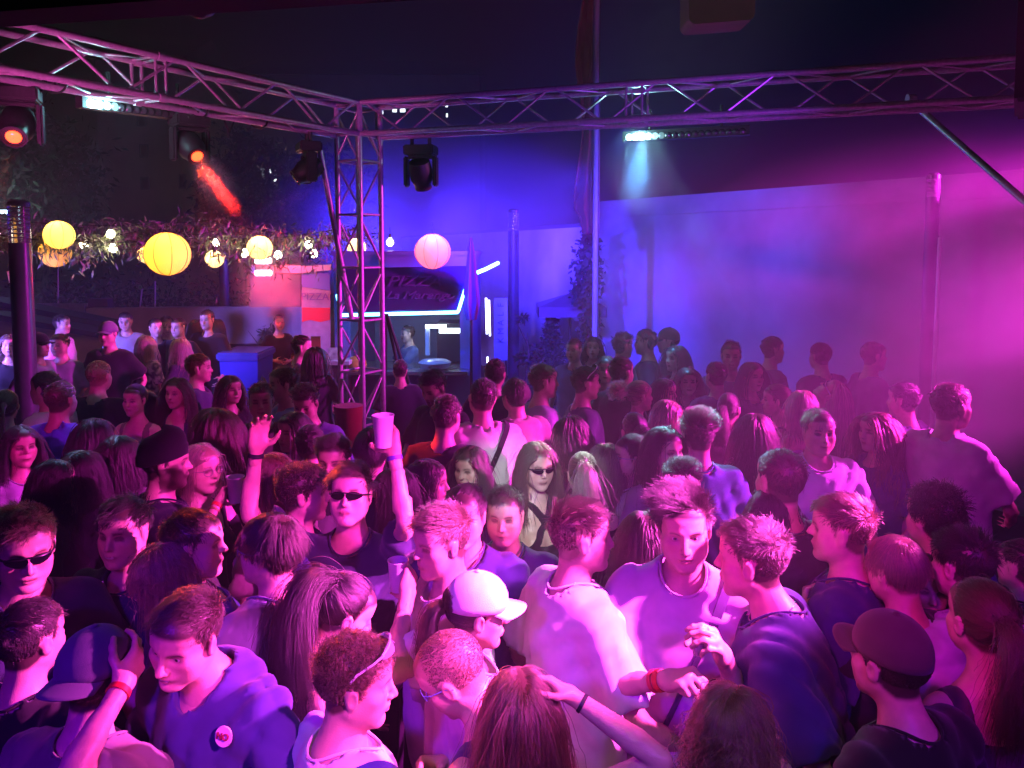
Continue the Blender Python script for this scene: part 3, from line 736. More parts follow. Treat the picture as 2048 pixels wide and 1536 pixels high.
def acc_glasses(p, color=(.03,.03,.03)):
    mb = MB()
    for s in (-1,1):
        mb.path([(s*.033+.021*math.cos(t), .0985-7*(abs(s*.033+.021*math.cos(t))-.01)**2, -.002+.019*math.sin(t)) for t in np.linspace(0, 2*math.pi, 19)], .0016, 5)
        mb.path([(s*.054,.084,.004), (s*.0755,.05,.004), (s*.081,-.002,.004), (s*.079,-.022,-.008)], .002, 5)
    mb.path([(-.012,.099,.002), (0,.101,.004), (.012,.099,.002)], .0016, 5)
    head_part(p, 'glasses', mb, mat('gl_%02d_%02d'%(int(color[0]*99), int(color[2]*99)), color, rough=.25, metal=.3))
def acc_cap(p, color, back=False, brimc=None, logo=None, tilt=0):
    Rr = Rz(math.pi) if back else np.eye(3); Rr = Rr@Rx(rad(4+tilt))
    f = lambda v: Rr@V(*v)+V(0,-.010,.030)
    mb = MB(); n = 28; m = 9; P = []
    for i in range(m+1):
        th = (i/m)*math.pi*.5*1.06
        for k in range(n):
            ph = 2*math.pi*k/n; seam = 1-.012*abs(math.cos(ph*3))**8
            P.append(f((.0865*math.sin(th)*math.cos(ph)*seam, .107*math.sin(th)*math.sin(ph)*seam+.002, .102*math.cos(th)**.92*1. if math.cos(th) > 0 else .102*math.cos(th))))
    F = [(i*n+k, i*n+(k+1)%n, (i+1)*n+(k+1)%n, (i+1)*n+k) for i in range(m) for k in range(n)]
    if back:  # the strap opening over the forehead
        keep = []
        for fa in F:
            c = np.mean([P[i] for i in fa], 0); q = Rr.T@(c-V(0,-.010,.030))
            if not (q[1] < -.07 and q[2] < .028 and abs(q[0]) < .045): keep.append(fa)
        F = keep
    mb.add(P, F)
    mb.lathe([(.004,.100),(.010,.104),(.004,.108)], n=10, R=Rr, c=f((0,0,0)))
    o = head_part(p, 'cap', mb, cloth(color))
    so = o.modifiers.new('thick', 'SOLIDIFY'); so.thickness = .003
    b = MB(); rows = []; nb = 15
    for j in range(7):
        r = j/6
        for i in range(nb):
            t = -1.12+2.24*i/(nb-1); x = .083*math.sin(t)*(1+.04*r); y = .095*math.cos(t)*.92+.012+r*.072*math.cos(t)**.7; z = .004-.016*r-.26*x*x/.083*(1)+.0
            rows.append(f((x, y, z)))
    b.add(rows, [(j*nb+i, j*nb+i+1, (j+1)*nb+i+1, (j+1)*nb+i) for j in range(6) for i in range(nb-1)])
    bo = head_part(p, 'brim', b, cloth(brimc or color), parent=o); s2 = bo.modifiers.new('thick', 'SOLIDIFY'); s2.thickness = .004
    if back:
        st = MB(); st.path([f((.050*math.sin(t)*1.0, -.109*math.cos(t*.55), .006) ) for t in np.linspace(-1.1,1.1,9)], .006, 6); head_part(p, 'strap', st, cloth((.10,.02,.015)), parent=o)
    if logo:
        lg = MB(); lg.box(f((.0,.118,.050)), (.05,.006,.022), Rr@Rx(-.35)); head_part(p, 'logo', lg, mat('logo_white', (.8,.8,.8)), parent=o)
def acc_beanie(p, color):
    mb = MB(); n = 26; P = []; prof = [(1.02,-.012),(1.075,-.008),(1.085,.012),(1.075,.034),(1.025,.040),(1.02,.060),(.93,.085),(.74,.108),(.45,.122),(.12,.128)]
    for a, z in prof:
        for k in range(n):
            t = 2*math.pi*k/n; b = 1+.008*math.cos(13*t); P.append((.0815*a*b*math.cos(t), .102*a*b*math.sin(t)-.014, z+.025+.022*math.sin(t)))
    m = len(prof); mb.add(P, [(i*n+k, i*n+(k+1)%n, (i+1)*n+(k+1)%n, (i+1)*n+k) for i in range(m-1) for k in range(n)]+[tuple(range((m-1)*n, m*n))])
    head_part(p, 'beanie', mb, cloth(color))
def acc_band(p, which, color, t=.06, w=.016):
    S, E, Wr = p.SL[0 if which == 'l' else 1]; c = Wr+(E-Wr)*t; u = unit(Wr-E)
    mb = MB(); k = .86 if p.f else 1.
    mb.tube((c-u*w/2)*p.s, (c+u*w/2)*p.s, .0315*k*p.s, .0300*k*p.s, 16)
    mb.build('wristband', mat('band_%02d_%02d_%02d'%tuple(int(q*99) for q in color), color, rough=.5), p.root, True)
def acc_strap(p, color=(.015,.015,.02), side=1, w=.02, wide=0):
    # cross-body strap lying on the shirt
    mb = MB(); pts = []
    prims = [g.grown(.022) for g in p.colliders[2:3]]+p.colliders
    for i in range(41):
        t = i/40*2*math.pi; q = V(side*.03+ .0, 0, 1.29)+math.cos(t)*V(side*.085,0,.175)*1.0+V(0,math.sin(t)*.15,0)
        pts.append(p.up(q))
    pts = np.array(pts); ctr = p.up((0,0,1.28))
    for it in range(6):
        D = at_points(pts, p.cl)
        dv = pts-ctr; dv /= np.linalg.norm(dv, axis=1)[:,None]; pts = pts-dv*(D-.012)[:,None]*.8
    n = len(pts); P = []; F = []
    for i in range(n):
        tg = unit(pts[(i+1)%(n-1)]-pts[(i-1)%(n-1)]); nn = unit(pts[i]-ctr); b = unit(np.cross(tg, nn))
        ww = w*(1.9 if wide and n*.02 < i < n*.16 else 1)
        for s, h in ((-1,-.003),(1,-.003),(1,.003),(-1,.003)): P.append((pts[i]+b*ww/2*s+nn*h)*p.s)
    for i in range(n-1):
        for k in range(4): F.append((i*4+k, i*4+(k+1)%4, (i+1)*4+(k+1)%4, (i+1)*4+k))
    mb.add(P, F); mb.build('strap', cloth(color), p.root, True)
def acc_choker(p, color=(.01,.01,.012)):
    c = p.up((0,-.006,1.505)); r = .052 if p.f else .064
    mb = MB(); mb.path([(c+p.Rl@V(r*math.cos(t), r*1.12*math.sin(t), -.018*math.sin(t)))*p.s for t in np.linspace(0, 2*math.pi, 29)], .0035 if p.f else .0025, 6); mb.build('necklace', mat('choker', color, rough=.4), p.root, True)
ACC = dict(shades=acc_shades, glasses=acc_glasses, cap=acc_cap, beanie=acc_beanie, band=acc_band, strap=acc_strap, choker=acc_choker)
# ------------------------------------------------------------------ the ground and the walls
def kind(o, k): o['kind'] = k; return o
M_AL = mat('aluminium', (.42,.42,.45), rough=.36, metal=.45, noise=.12, nscale=40)
M_BLK = mat('black_metal', (.018,.018,.020), rough=.45, noise=.3, nscale=60)
M_RUB = mat('black_cable', (.012,.012,.013), rough=.5)
M_WALL = mat('white_plaster', (.50,.50,.51), rough=.9, noise=.22, nscale=1.1, bump=.5, bscale=60)
M_CONC = mat('grey_concrete', (.40,.39,.37), rough=.9, noise=.16, nscale=2.2, bump=.6, bscale=40)
M_TAN = mat('tan_render', (.34,.24,.11), rough=.9, noise=.2, nscale=2.5, bump=.5, bscale=50)
M_DARK = mat('dark_coping', (.03,.03,.035), rough=.7, noise=.2, nscale=20)
M_ASPH = mat('asphalt', (.05,.05,.052), rough=.85, noise=.35, nscale=6, bump=.8, bscale=120)
M_LEAF = mat('leaf', (.06,.085,.045), rough=.6, noise=.5, nscale=8)
M_LEAF2 = mat('dark_leaf', (.028,.042,.022), rough=.6, noise=.5, nscale=5)
M_BARK = mat('bark', (.10,.075,.05), rough=.9, noise=.3, nscale=20)
me = bpy.data.meshes.new('ground')
gx = np.concatenate([np.linspace(-47,-12,5), np.linspace(-10,10,21), np.linspace(12,47,5)]); gy = np.concatenate([[-12,-6], np.linspace(-2,26,29), np.linspace(30,66,5)])
me.from_pydata([(x, y, 0) for y in gy for x in gx], [], [(j*len(gx)+i, j*len(gx)+i+1, (j+1)*len(gx)+i+1, (j+1)*len(gx)+i) for j in range(len(gy)-1) for i in range(len(gx)-1)])
kind(link('ground', me, None, M_ASPH), 'structure')
def wall_run(name, a, b, z0, z1, t, m, label, cop=None, groove=None):
    a, b = V(*a, 0), V(*b, 0); L = np.linalg.norm(b-a); ang = math.atan2(b[1]-a[1], b[0]-a[0]); R = Rz(ang); c = (a+b)/2
    mb = MB(); mb.box((0,0,(z0+z1)/2), (L,t,z1-z0)); o = mb.build(name, m); o.location = c; o.rotation_euler[2] = ang
    tag(o, label, 'wall')
    if cop: k = MB(); k.box((0,0,z1+.03), (L+.04,t+.08,.06)); k.build('coping', cop, o)
    if groove: k = MB(); k.box((0,-t/2-.012,groove), (L,.03,.025)); k.build('ledge', M_WALL, o)
    return o
wa, wb = (1.46,12.7), (7.6,4.05)
w1 = wall_run('white_wall', wa, wb, 0, 3.40, .25, M_WALL, 'tall white rendered wall behind the hazy right side of the crowd', None, 3.15)
w2 = wall_run('white_wall', (1.30,12.95), (-3.3,24.2), 0, 3.0, .25, M_WALL, 'lower white wall receding behind the food truck and blue lamp post', M_DARK)
# grey wall and sloping tan walls of the terrace
def pw(px, py, d): return ray_depth(px, py, d)
def slab(name, quad, d, t, m, label, cat='wall', parent=None):
    P = [pw(x, y, d) for x, y in quad]; mb = MB(); n = len(P)
    mb.add(P+[p+V(0,t,0) for p in P], [tuple(range(n)), tuple(range(2*n-1, n-1, -1))]+[(i, n+i, n+(i+1)%n, (i+1)%n) for i in range(n)])
    o = mb.build(name, m, parent)
    if label: tag(o, label, cat)
    return o
gw = slab('concrete_wall', [(172,617),(606,612),(606,690),(172,690)], 13.0, .25, M_CONC, 'long grey concrete wall behind the people on the terrace')
slab('coping', [(172,688),(606,688),(606,700),(172,700)], 12.95, .3, M_DARK, None, parent=gw)
yw = slab('low_wall', [(300,700),(606,700),(606,800),(300,800)], 12.7, .25, M_TAN, 'low yellow-tan wall under the grey concrete wall')
r1 = slab('ramp_wall', [(-160,580),(-30,608),(215,655),(215,840),(-160,840)], 12.4, .3, M_TAN, 'upper sloping tan ramp wall at the left edge')
slab('coping', [(-160,570),(-30,598),(215,646),(215,657),(-30,609),(-160,582)], 12.3, .5, M_DARK, None, parent=r1)
r2 = slab('ramp_wall', [(-160,622),(0,640),(205,675),(205,840),(-160,840)], 11.6, .3, M_TAN, 'lower sloping tan ramp wall at the left edge')
slab('coping', [(-160,612),(0,630),(205,667),(205,677),(0,642),(-160,624)], 11.5, .5, M_DARK, None, parent=r2)
fn = empty('slat_fence', pw(68,640,13.4)); tag(fn, 'pale slatted fence above the sloping ramp wall', 'fence')
for i in range(26):
    x0 = 66+i*4.1; t = (x0-66)/107
    P = pw(x0, 606+2*t, 13.4); Q = pw(x0, 622+26*t, 13.4); b = MB(); b.box((P+Q)/2-fn.location, (.030,.03,P[2]-Q[2])); b.build('slat', mat('fence_grey', (.3,.3,.32), rough=.8, noise=.2, nscale=12), fn)
for yy in (611,):
    P, Q = pw(66,609,13.45), pw(173,611,13.45); b = MB(); b.box((P+Q)/2-fn.location+V(0,.03,0), (Q[0]-P[0],.03,.05)); b.build('rail', mat('fence_grey'), fn)
# ------------------------------------------------------------------ leaves
def leaves(rng, pts, size, droop=.4, asp=.32):
    n = len(pts); d = rng.normal(size=(n,3)); d[:,2] -= droop; d /= np.linalg.norm(d, axis=1)[:,None]
    u = np.cross(d, rng.normal(size=(n,3))); u /= np.linalg.norm(u, axis=1)[:,None]+1e-9
    s = size*(.6+.8*rng.random(n))[:,None]; k = np.cross(d, u)
    A = pts; B = pts+d*s*.5+u*s*asp*.5+k*s*.06; C = pts+d*s; D = pts+d*s*.5-u*s*asp*.5+k*s*.06
    v = np.stack([A,B,C,D], 1).reshape(-1,3); f = np.arange(4*n).reshape(n,4); return v, f
def plant(name, base, h, rad_, n, size, label, cat, m=M_LEAF, shape='bush', rng=None, trunk=True, group=None, lean=0):
    rng = rng or np.random.default_rng(int(abs(base[0]*100+base[1]*10)))
    root = empty(name, base); tag(root, label, cat, group)
    if shape == 'cone':
        t = rng.random(n)**.7; r = rad_*(1-t)**.8*(.55+.45*rng.random(n)); a = rng.uniform(0,6.28,n); pts = np.stack([r*np.cos(a), r*np.sin(a), .06+t*(h-.06)], 1)
        pts[:,:2] += rng.normal(0, .04*rad_, (n,2))
    else:
        nc = max(int(n/60), 6); t = rng.random(nc); cc = rng.normal(size=(nc,3)); cc /= np.linalg.norm(cc, axis=1)[:,None]; cc *= (rng.random(nc)**.4)[:,None]
        z0 = .45 if shape == 'tree' else .12
        cc = cc*V(rad_, rad_, h*(1-z0)/2)+V(0,0,h*(z0+(1-z0)/2)); cr = rad_*(.16+.2*rng.random(nc))
        ix = rng.integers(0, nc, n); pts = cc[ix]+rng.normal(size=(n,3))*cr[ix][:,None]*.6
        pts[:,2] = np.maximum(pts[:,2], .03)
    v, f = leaves(rng, pts, size)
    lf = link('foliage' if shape != 'tree' else 'crown', make_mesh(name+'_leaves', v, f, smooth=False), root, m); kind(lf, 'stuff')
    if trunk:
        mb = MB(); th = h*(.62 if shape == 'tree' else .8); r = .045*h if shape == 'tree' else .02*h
        mb.path([(0,0,-.02), (.02*h*lean,0,th*.4), (.03*h,.01*h,th*.75), (.02*h,0,th)], [r, r*.75, r*.5, r*.2], 8)
        for k in range(6 if shape == 'tree' else 2):
            a = rng.uniform(0,6.28); z = th*rng.uniform(.5,.9); mb.path([(.02*h,0,z), (rad_*.35*math.cos(a), rad_*.35*math.sin(a), z+.12*h), (rad_*.7*math.cos(a), rad_*.7*math.sin(a), z+.2*h)], [r*.4,r*.25,r*.08], 6)
        mb.build('trunk' if shape == 'tree' else 'stem', M_BARK, root, True)
    return root
def at0(px, d): q = ray_depth(px, 600, d); return (q[0], q[1], 0)
plant('hedge', at0(150,16), 1.75, 2.4, 5000, .14, 'dark hedge behind the slatted fence and the ramp', 'hedge', M_LEAF2, 'bush', trunk=False)
plant('hedge', at0(330,17), 1.75, 2.2, 4500, .14, 'dark reddish hedge above the middle of the concrete wall', 'hedge', M_LEAF2, 'bush', trunk=False)
plant('tree', at0(85,22), 6.2, 1.7, 5500, .26, 'big dark leafy tree left of the unlit house, behind the lanterns', 'tree', M_LEAF2, 'tree', group='dark trees')
plant('tree', at0(-60,20), 6.8, 2.2, 5000, .26, 'dark tree cut by the left edge of the picture', 'tree', M_LEAF2, 'tree', group='dark trees')
plant('tree', at0(505,27), 6.6, 1.7, 4000, .28, 'dark tree right of the unlit house, near the lit window', 'tree', M_LEAF2, 'tree', group='dark trees')
plant('tree', at0(640,24), 5.6, 1.7, 4000, .24, 'dark tree just left of the truss tower', 'tree', M_LEAF2, 'tree', group='dark trees')
plant('shrub', at0(545,9.6), 1.30, .22, 900, .07, 'leafy shrub beside the blue wheelie bin', 'shrub', M_LEAF, 'bush')
plant('shrub', at0(520,11.6), 1.55, .30, 700, .08, 'thin grey-green shrub against the concrete wall', 'shrub', M_LEAF, 'bush')
plant('conifer', at0(1103,11.6), 1.72, .42, 3500, .07, 'dense cone-shaped conifer in front of the low white wall', 'conifer', M_LEAF2, 'cone')
plant('shrub', at0(1050,11.4), 1.75, .20, 500, .10, 'thin leafy shrub between the blue lamp post and the conifer', 'shrub', M_LEAF2, 'bush')
rngv = np.random.default_rng(5); vine = empty('vine', pw(1172,690,11.2)); tag(vine, 'leafy vine climbing beside the tall white pole', 'vine')
vp = []
for px, py, r in [(1180,470,8),(1176,500,14),(1172,530,20),(1176,555,18),(1172,580,16),(1158,585,10),(1178,610,10),(1182,640,12),(1172,655,10),(1184,690,10),(1182,720,10)]:
    c = pw(px, py, 11.2); vp.append(c+rngv.normal(size=(130,3))*V(r,r*.7,r)/1547*11.2*.75)
v, f = leaves(rngv, np.concatenate(vp)-np.array(vine.location), .09, asp=.7); kind(link('foliage', make_mesh('vine_leaves', v, f, smooth=False), vine, M_LEAF2), 'stuff')
b = MB(); b.path([np.array(pw(1180+4*math.sin(i*1.3), 800-i*32, 11.2))-np.array(vine.location) for i in range(11)], .012, 6); b.build('stem', M_BARK, vine, True)
# parasol behind the conifer
ps = empty('parasol', at0(1140,11.9)); tag(ps, 'small square market parasol with a hanging valance beside the vine', 'parasol')
zc = pw(1140,610,11.9)[2]; zt = pw(1140,586,11.9)[2]; hw = .50
b = MB(); b.add([(-hw,-hw,zc),(hw,-hw,zc),(hw,hw,zc),(-hw,hw,zc),(0,0,zt)], [(0,1,4),(1,2,4),(2,3,4),(3,0,4),(3,2,1,0)]); b.build('canopy', cloth((.10,.06,.10)), ps)
for i, (a, c) in enumerate([((-hw,-hw),(hw,-hw)),((hw,-hw),(hw,hw)),((hw,hw),(-hw,hw)),((-hw,hw),(-hw,-hw))]):
    b = MB(); mid = ((a[0]+c[0])/2, (a[1]+c[1])/2, zc-.075); b.box(mid, (abs(c[0]-a[0])+.012, abs(c[1]-a[1])+.012, .15)); b.build('valance', cloth((.16,.10,.14)), ps)
b = MB(); b.tube((0,0,0), (0,0,zt), .02); b.build('pole', M_BLK, ps)
b = MB(); b.lathe([(.24,0),(.24,.06),(.05,.09)], n=16); b.build('base', M_CONC, ps)
# ------------------------------------------------------------------ far houses
M_HOUSE = mat('house_render', (.30,.25,.20), rough=.9, noise=.15, nscale=1); M_HDARK = mat('house_dark', (.07,.07,.08), rough=.9, noise=.2, nscale=1)
M_LIT = mat('lit_window', (.8,.8,.8), emit=(.85,.95,1), estr=3.2); M_LITD = mat('dim_window', (.3,.3,.3), emit=(.35,.45,.5), estr=.35); M_WIN = mat('dark_window', (.02,.02,.03), rough=.15)
def house(px0, px1, pytop, d, depth, m, label, wins):
    A, B = pw(px0,600,d), pw(px1,600,d); zt = pw(px0,pytop,d)[2]; root = empty('house', ((A[0]+B[0])/2, d, 0)); tag(root, label, 'house')
    b = MB(); b.box((0,depth/2,zt/2), (B[0]-A[0], depth, zt)); b.build('wall', m, root)
    b = MB(); hw = (B[0]-A[0])/2+.3; b.add([(-hw,-.3,zt),(hw,-.3,zt),(hw,depth+.3,zt),(-hw,depth+.3,zt),(-hw*.9,depth/2,zt+2),(hw*.9,depth/2,zt+2)], [(0,1,5,4),(2,3,4,5),(1,2,5),(3,0,4),(0,3,2,1)]); b.build('roof', M_DARK, root)
    for x0, y0, x1, y1, wm in wins:
        P, Q = pw(x0,y0,d), pw(x1,y1,d); c = (P+Q)/2-np.array(root.location); ww, hh = Q[0]-P[0], P[2]-Q[2]
        fr = MB()
        for sx in (-1,1): fr.box((c[0]+sx*ww/2, -.03, c[2]), (.07,.10,hh+.07))
        for sz in (-1,1): fr.box((c[0], -.032, c[2]+sz*hh/2), (ww-.07,.10,.07))
        fo = fr.build('window', M_HDARK, root); pn = MB(); pn.box((c[0],-.012,c[2]), (ww-.07,.02,hh-.07)); pn.build('pane', wm, fo)
house(208,372,120,38,8,M_HOUSE,'tall unlit tan house with small dark windows, left of the moving light',[(281,290,296,314,M_WIN),(283,355,298,378,M_WIN),(276,232,291,252,M_WIN),(360,350,370,376,M_WIN)])
house(470,960,150,46,10,M_HDARK,'dark house whose few lit windows show through the truss corner',[(520,336,533,372,M_LITD),(538,336,555,372,M_LIT),(783,196,812,202,M_LIT),(784,214,795,226,M_LIT),(799,214,812,226,M_LIT),(890,208,897,216,M_LIT),(891,226,897,236,M_LIT),(763,220,768,230,M_LIT),(735,198,741,203,M_LITD),(752,196,758,203,M_LIT)])
# ------------------------------------------------------------------ trusses
ZT, ZB = 3.95, 3.67; S_ = .28
C0 = ray_plane(718,205,ZT); LN = ray_plane(-70,22,ZT); RN = ray_plane(2120,108,ZT)
def truss(name, a, b, up_, side, label, pitch=.44, caps=True, group='lighting trusses', joints=()):
    # a, b: ends of the inner chord; the other chords lie along up_ and side
    a, b, up_, side = V(*a), V(*b), V(*up_), V(*side); L = np.linalg.norm(b-a); u = (b-a)/L
    root = empty(name, a); tag(root, label, 'truss', group); ch = []
    for i, (p, q) in enumerate(((0,0),(1,0),(1,1),(0,1))):
        o = up_*p+side*q; m = MB(); m.tube(o, o+u*L, .025, n=12); m.build('chord', M_AL, root, True)
    n = max(int(round(L/pitch)), 2); P = lambda t, p, q: u*(L*t)+up_*p+side*q
    bm0 = {}
    for fi, (c0, c1) in enumerate((((0,0),(1,0)), ((0,1),(1,1)), ((0,0),(0,1)), ((1,0),(1,1)))):
        for i in range(n):
            e0, e1 = (c0, c1) if (i+(fi == 1)) % 2 == 0 else (c1, c0)
            m = MB(); m.tube(P((i+.08)/n, *e0), P((i+.92)/n, *e1), .0095 if fi > 1 else .0105, n=7); m.build('brace', M_AL, root, True)
    for t in ([0,1]+list(joints) if name == 'truss' else [i/8 for i in range(9)]):
        for s in ((.012,-.012) if 0 < t < 1 and name == 'truss' else (0,)):
            for c0, c1 in (((0,0),(1,0)), ((1,0),(1,1)), ((1,1),(0,1)), ((0,1),(0,0))):
                m = MB(); m.tube(P(t+s, *c0), P(t+s, *c1), .011, n=7); m.build('brace', M_AL, root, True)
        if 0 < t < 1 and name == 'truss':
            for p, q in ((0,0),(1,0),(1,1),(0,1)):
                m = MB(); m.tube(P(t-.008, p, q), P(t+.008, p, q), .032, n=12); m.build('coupler', M_AL, root, True)
    return root, u
uL = unit(LN-C0); uR = unit(RN-C0); oL = unit(np.cross(V(0,0,1), uL)); oR = unit(np.cross(V(0,0,1), uR))
oL = oL if oL[0] < 0 else -oL; oR = oR if oR[1] > 0 else -oR
truss('truss', C0+uL*.02, LN, (0,0,-S_), oL*S_, 'aluminium lighting truss running from the corner tower to the upper left', joints=(.62,))
truss('truss', C0+uR*.02, RN, (0,0,-S_), oR*S_, 'aluminium lighting truss running from the corner tower to the right edge', joints=(.46,.985))
tb = C0+(oL+oR)*0
truss('truss_tower', (C0[0],C0[1],0), (C0[0],C0[1],ZT-.02), oL*S_, uL*0+unit(np.cross(V(0,0,1), oL))*S_*(1 if unit(np.cross(V(0,0,1), oL))[1] > 0 else -1), 'upright truss tower under the corner of the two trusses', pitch=.50)
b = MB(); b.box((C0[0]-.05,C0[1]+.12,.012), (.62,.62,.024)); tag(b.build('base_plate', M_BLK), 'steel base plate under the truss tower', 'base plate')
def pipe(name, a, b, r, label, m=M_AL, cat='pipe'):
    mb = MB(); mb.tube((0,0,0), V(*b)-V(*a), r, n=12); o = mb.build(name, m, None, True); o.location = a; tag(o, label, cat); return o
pb = pipe('brace_pipe', pw(640,300,7.0), pw(704,640,7.35), .026, 'long slanted brace pipe left of the truss tower', cat='brace pipe')
pc = pipe('brace_pipe', ray_depth(1822,203,6.05), ray_depth(2075,425,5.0), .024, 'slanted brace pipe clamped under the right truss', cat='brace pipe')
cl = MB(); cl.tube((-.03,0,.02), (.03,0,.02), .036, n=14); cl.tube((-.03,0,-.035), (.03,0,-.035), .030, n=14); cl.box((0,-.03,0), (.03,.02,.07)); cl.build('clamp', M_AL, pc, True)
for a, b_ in (((770,632,8.2),(806,772,7.9)), ((778,632,8.3),(822,770,8.1))): pass
st = empty('lighting_stand', at0(800,8.0)); tag(st, 'dark tripod stand leaning between the tower and the food truck', 'stand')
for a, b_ in (((772,628,8.05),(806,778,7.9)), ((774,628,8.05),(826,792,7.8)), ((772,628,8.1),(770,800,8.5))):
    m = MB(); m.tube(np.array(pw(*a))-np.array(st.location), V(*(np.array(pw(*b_))-np.array(st.location))[:2],.0) if False else (np.array(pw(*b_))-np.array(st.location))+unit(np.array(pw(*b_))-np.array(pw(*a)))*.9, .016, n=8); m.build('leg', M_BLK, st, True)
# ------------------------------------------------------------------ fixtures on the trusses
def moving_head(px, py, d, sc, pan, tilt, label, lens_e=None, estr=0, zt=ZB):
    c = pw(px, py, d); root = empty('moving_light', c, pan); tag(root, label, 'stage light', 'moving lights on the trusses')
    b = MB(); b.box((0,0,.24*sc), (.34*sc,.24*sc,.11*sc)); b.build('base', M_BLK, root, bevel=.012)
    b = MB(); b.box((0,0,.165*sc), (.30*sc,.10*sc,.04*sc))
    for s in (-1,1): b.box((s*.165*sc,0,.01*sc), (.045*sc,.12*sc,.33*sc))
    yk = b.build('yoke', M_BLK, root, bevel=.012)
    R = Rx(tilt)
    b = MB(); b.lathe([(.06*sc,-.15*sc),(.115*sc,-.13*sc),(.128*sc,-.04*sc),(.128*sc,.06*sc),(.105*sc,.12*sc),(.092*sc,.16*sc),(.096*sc,.19*sc),(.084*sc,.19*sc),(.078*sc,.175*sc)], n=24, R=R, caps=True); hd = b.build('head', M_BLK, root, True)
    b = MB(); b.lathe([(.056*sc,.186*sc),(.045*sc,.196*sc),(.025*sc,.202*sc),(.002,.204*sc)], n=20, R=R, caps=False)
    b.build('lens', mat('lens_dark', (.02,.02,.03), rough=.05, spec=.9) if lens_e is None else mat('lens_'+str(int(lens_e[1]*100))+'_'+str(int(estr)), (.1,.1,.1), rough=.1, emit=lens_e, estr=estr), hd, True)
    if zt is not None:
        for s in (-1,1): k = MB(); k.tube((s*.10*sc,0,.29*sc), (s*.10*sc,0,max(zt-c[2],.30*sc)), .018, n=8); k.build('clamp', M_BLK, root, True)
    return root, c, Rz(pan)@R@V(0,0,1)
h1, c1, d1 = moving_head(34,250,5.0,.80, rad(22), rad(128), 'black moving light at the left edge with an orange glowing lens', (1,.055,.004), 7)
h2, c2, d2 = moving_head(380,292,6.05,.78, rad(48), rad(128), 'black moving light under the left truss throwing a red beam', (1,.045,.004), 9)
h3, c3, d3 = moving_head(618,338,7.0,.80, rad(-65), rad(125), 'black moving light under the left truss beside the slanted pipe', None)
h4, c4, d4 = moving_head(842,345,7.35,.85, rad(170), rad(150), 'black moving light hanging under the right truss near the tower', None)
def led_bar(a, b, n, label, lit, r=.030):
    a, b = V(*a), V(*b); L = np.linalg.norm(b-a); u = (b-a)/L; root = empty('led_bar', a); tag(root, label, 'light bar', 'led bars under the trusses')
    f = unit(np.cross(u, V(0,0,1))); f = f if f[1] < 0 else -f
    R = np.stack([u, -f, V(0,0,1)], 1)
    m = MB(); m.box(u*L/2+V(0,0,.01)-f*.03, (L+.06,.075,.085), R); bo = m.build('housing', M_BLK, root)
    for k in range(2): m = MB(); p = u*L*(.2+.6*k)-f*.03; m.tube(p+V(0,0,.05), p+V(0,0,.24), .014, n=8); m.build('clamp', M_BLK, root, True)
    R2 = np.stack([unit(np.cross(V(0,0,1), f)), np.cross(f, unit(np.cross(V(0,0,1), f))), f], 1)
    for i in range(n):
        p = u*L*(i+.5)/n; e = lit.get(i, 0)
        m = MB(); m.lathe([(r,.008),(r*.9,.012),(r*.6,.020),(.001,.024)], c=p, n=14, R=R2, caps=False)
        m.build('lens', mat('led_%d' % int(e*10), (.03,.028,.035), rough=.08, spec=.9, emit=(.45,.95,1) if e else None, estr=e), root, True)
    return root, a, u, f
bl, bla, blu, blf = led_bar(pw(172,206,5.35), pw(402,236,6.2), 16, 'led bar under the left truss with its first cells glowing white', {0:60,1:40,2:6,3:1.2})
br, bra, bru, brf = led_bar(pw(1252,275,7.05), pw(1492,262,6.75), 18, 'led bar under the right truss with its first cells glowing cyan white', {0:8,1:60,2:60,3:8,4:1.5,5:.4})
# cables looping under the left truss
for i, (x0, y0, d, dx, dy, lab) in enumerate([(445,232,6.3,26,42,'black cable loop hanging under the left truss beside the red moving light'),(500,240,6.5,34,14,'short slack cable under the left truss, right of the loop'),(60,150,5.1,60,34,'tangle of cable above the left edge moving light'),(360,210,6.0,46,24,'tangle of cable above the red moving light')]):
    rc = np.random.default_rng(i); m = MB()
    for k in range(1 if i < 2 else 7):
        xx = x0+(rc.uniform(-.3,.8)*dx if i > 1 else 0); ww = dx*(1 if i < 2 else rc.uniform(.3,.9)); hh = dy*(1 if i < 2 else rc.uniform(.5,1.2))
        m.path([pw(xx+ww*(.5-.5*math.cos(t*math.pi)) + (ww*.3*math.sin(t*2*math.pi) if i == 0 else 0), y0+hh*math.sin(t*math.pi)+ww*.12*t, d+.05*math.sin(t*7+k)) for t in np.linspace(0,1,15)], .0075, 6)
    tag(m.build('cable', M_RUB, None, True), lab, 'cable')
# fixtures give off light; the blue pair behind the truck is added
spot(c2+d2*.215, c2+d2*.2+d2*6, 4200, (1,.018,.010), 9, .5, .03)
spot(c2+d2*.22, ray_depth(560,960,2.7), 1100, (1,.06,.015), 13, .6, .05)
spot(c1+d1*.235, c1+d1*6, 900, (1,.10,.02), 12, .5, .03)
spot(c3+V(0,0,-.12), ray_depth(430,520,6.0), 500, (.42,.04,1), 26, .4, .05)
spot(c4+V(.1,.12,-.15), (1.0, 13, .9), 3500, BLU, 60, .9, .08)
spot(bra+bru*.10+V(0,-.06,-.04), (bra[0]-.1, 6.4, 0), 420, (.10,.45,1), 46, .8, .05)
spot((.3,-.6,3.7), ray_depth(1070,950,3.6), 1000, (.80,.92,1), 10.5, .7, .05)
spot(bra+bru*.14+V(0,-.07,-.02), ray_depth(1130,945,3.5), 700, (.80,1,.92), 10, .6, .05)
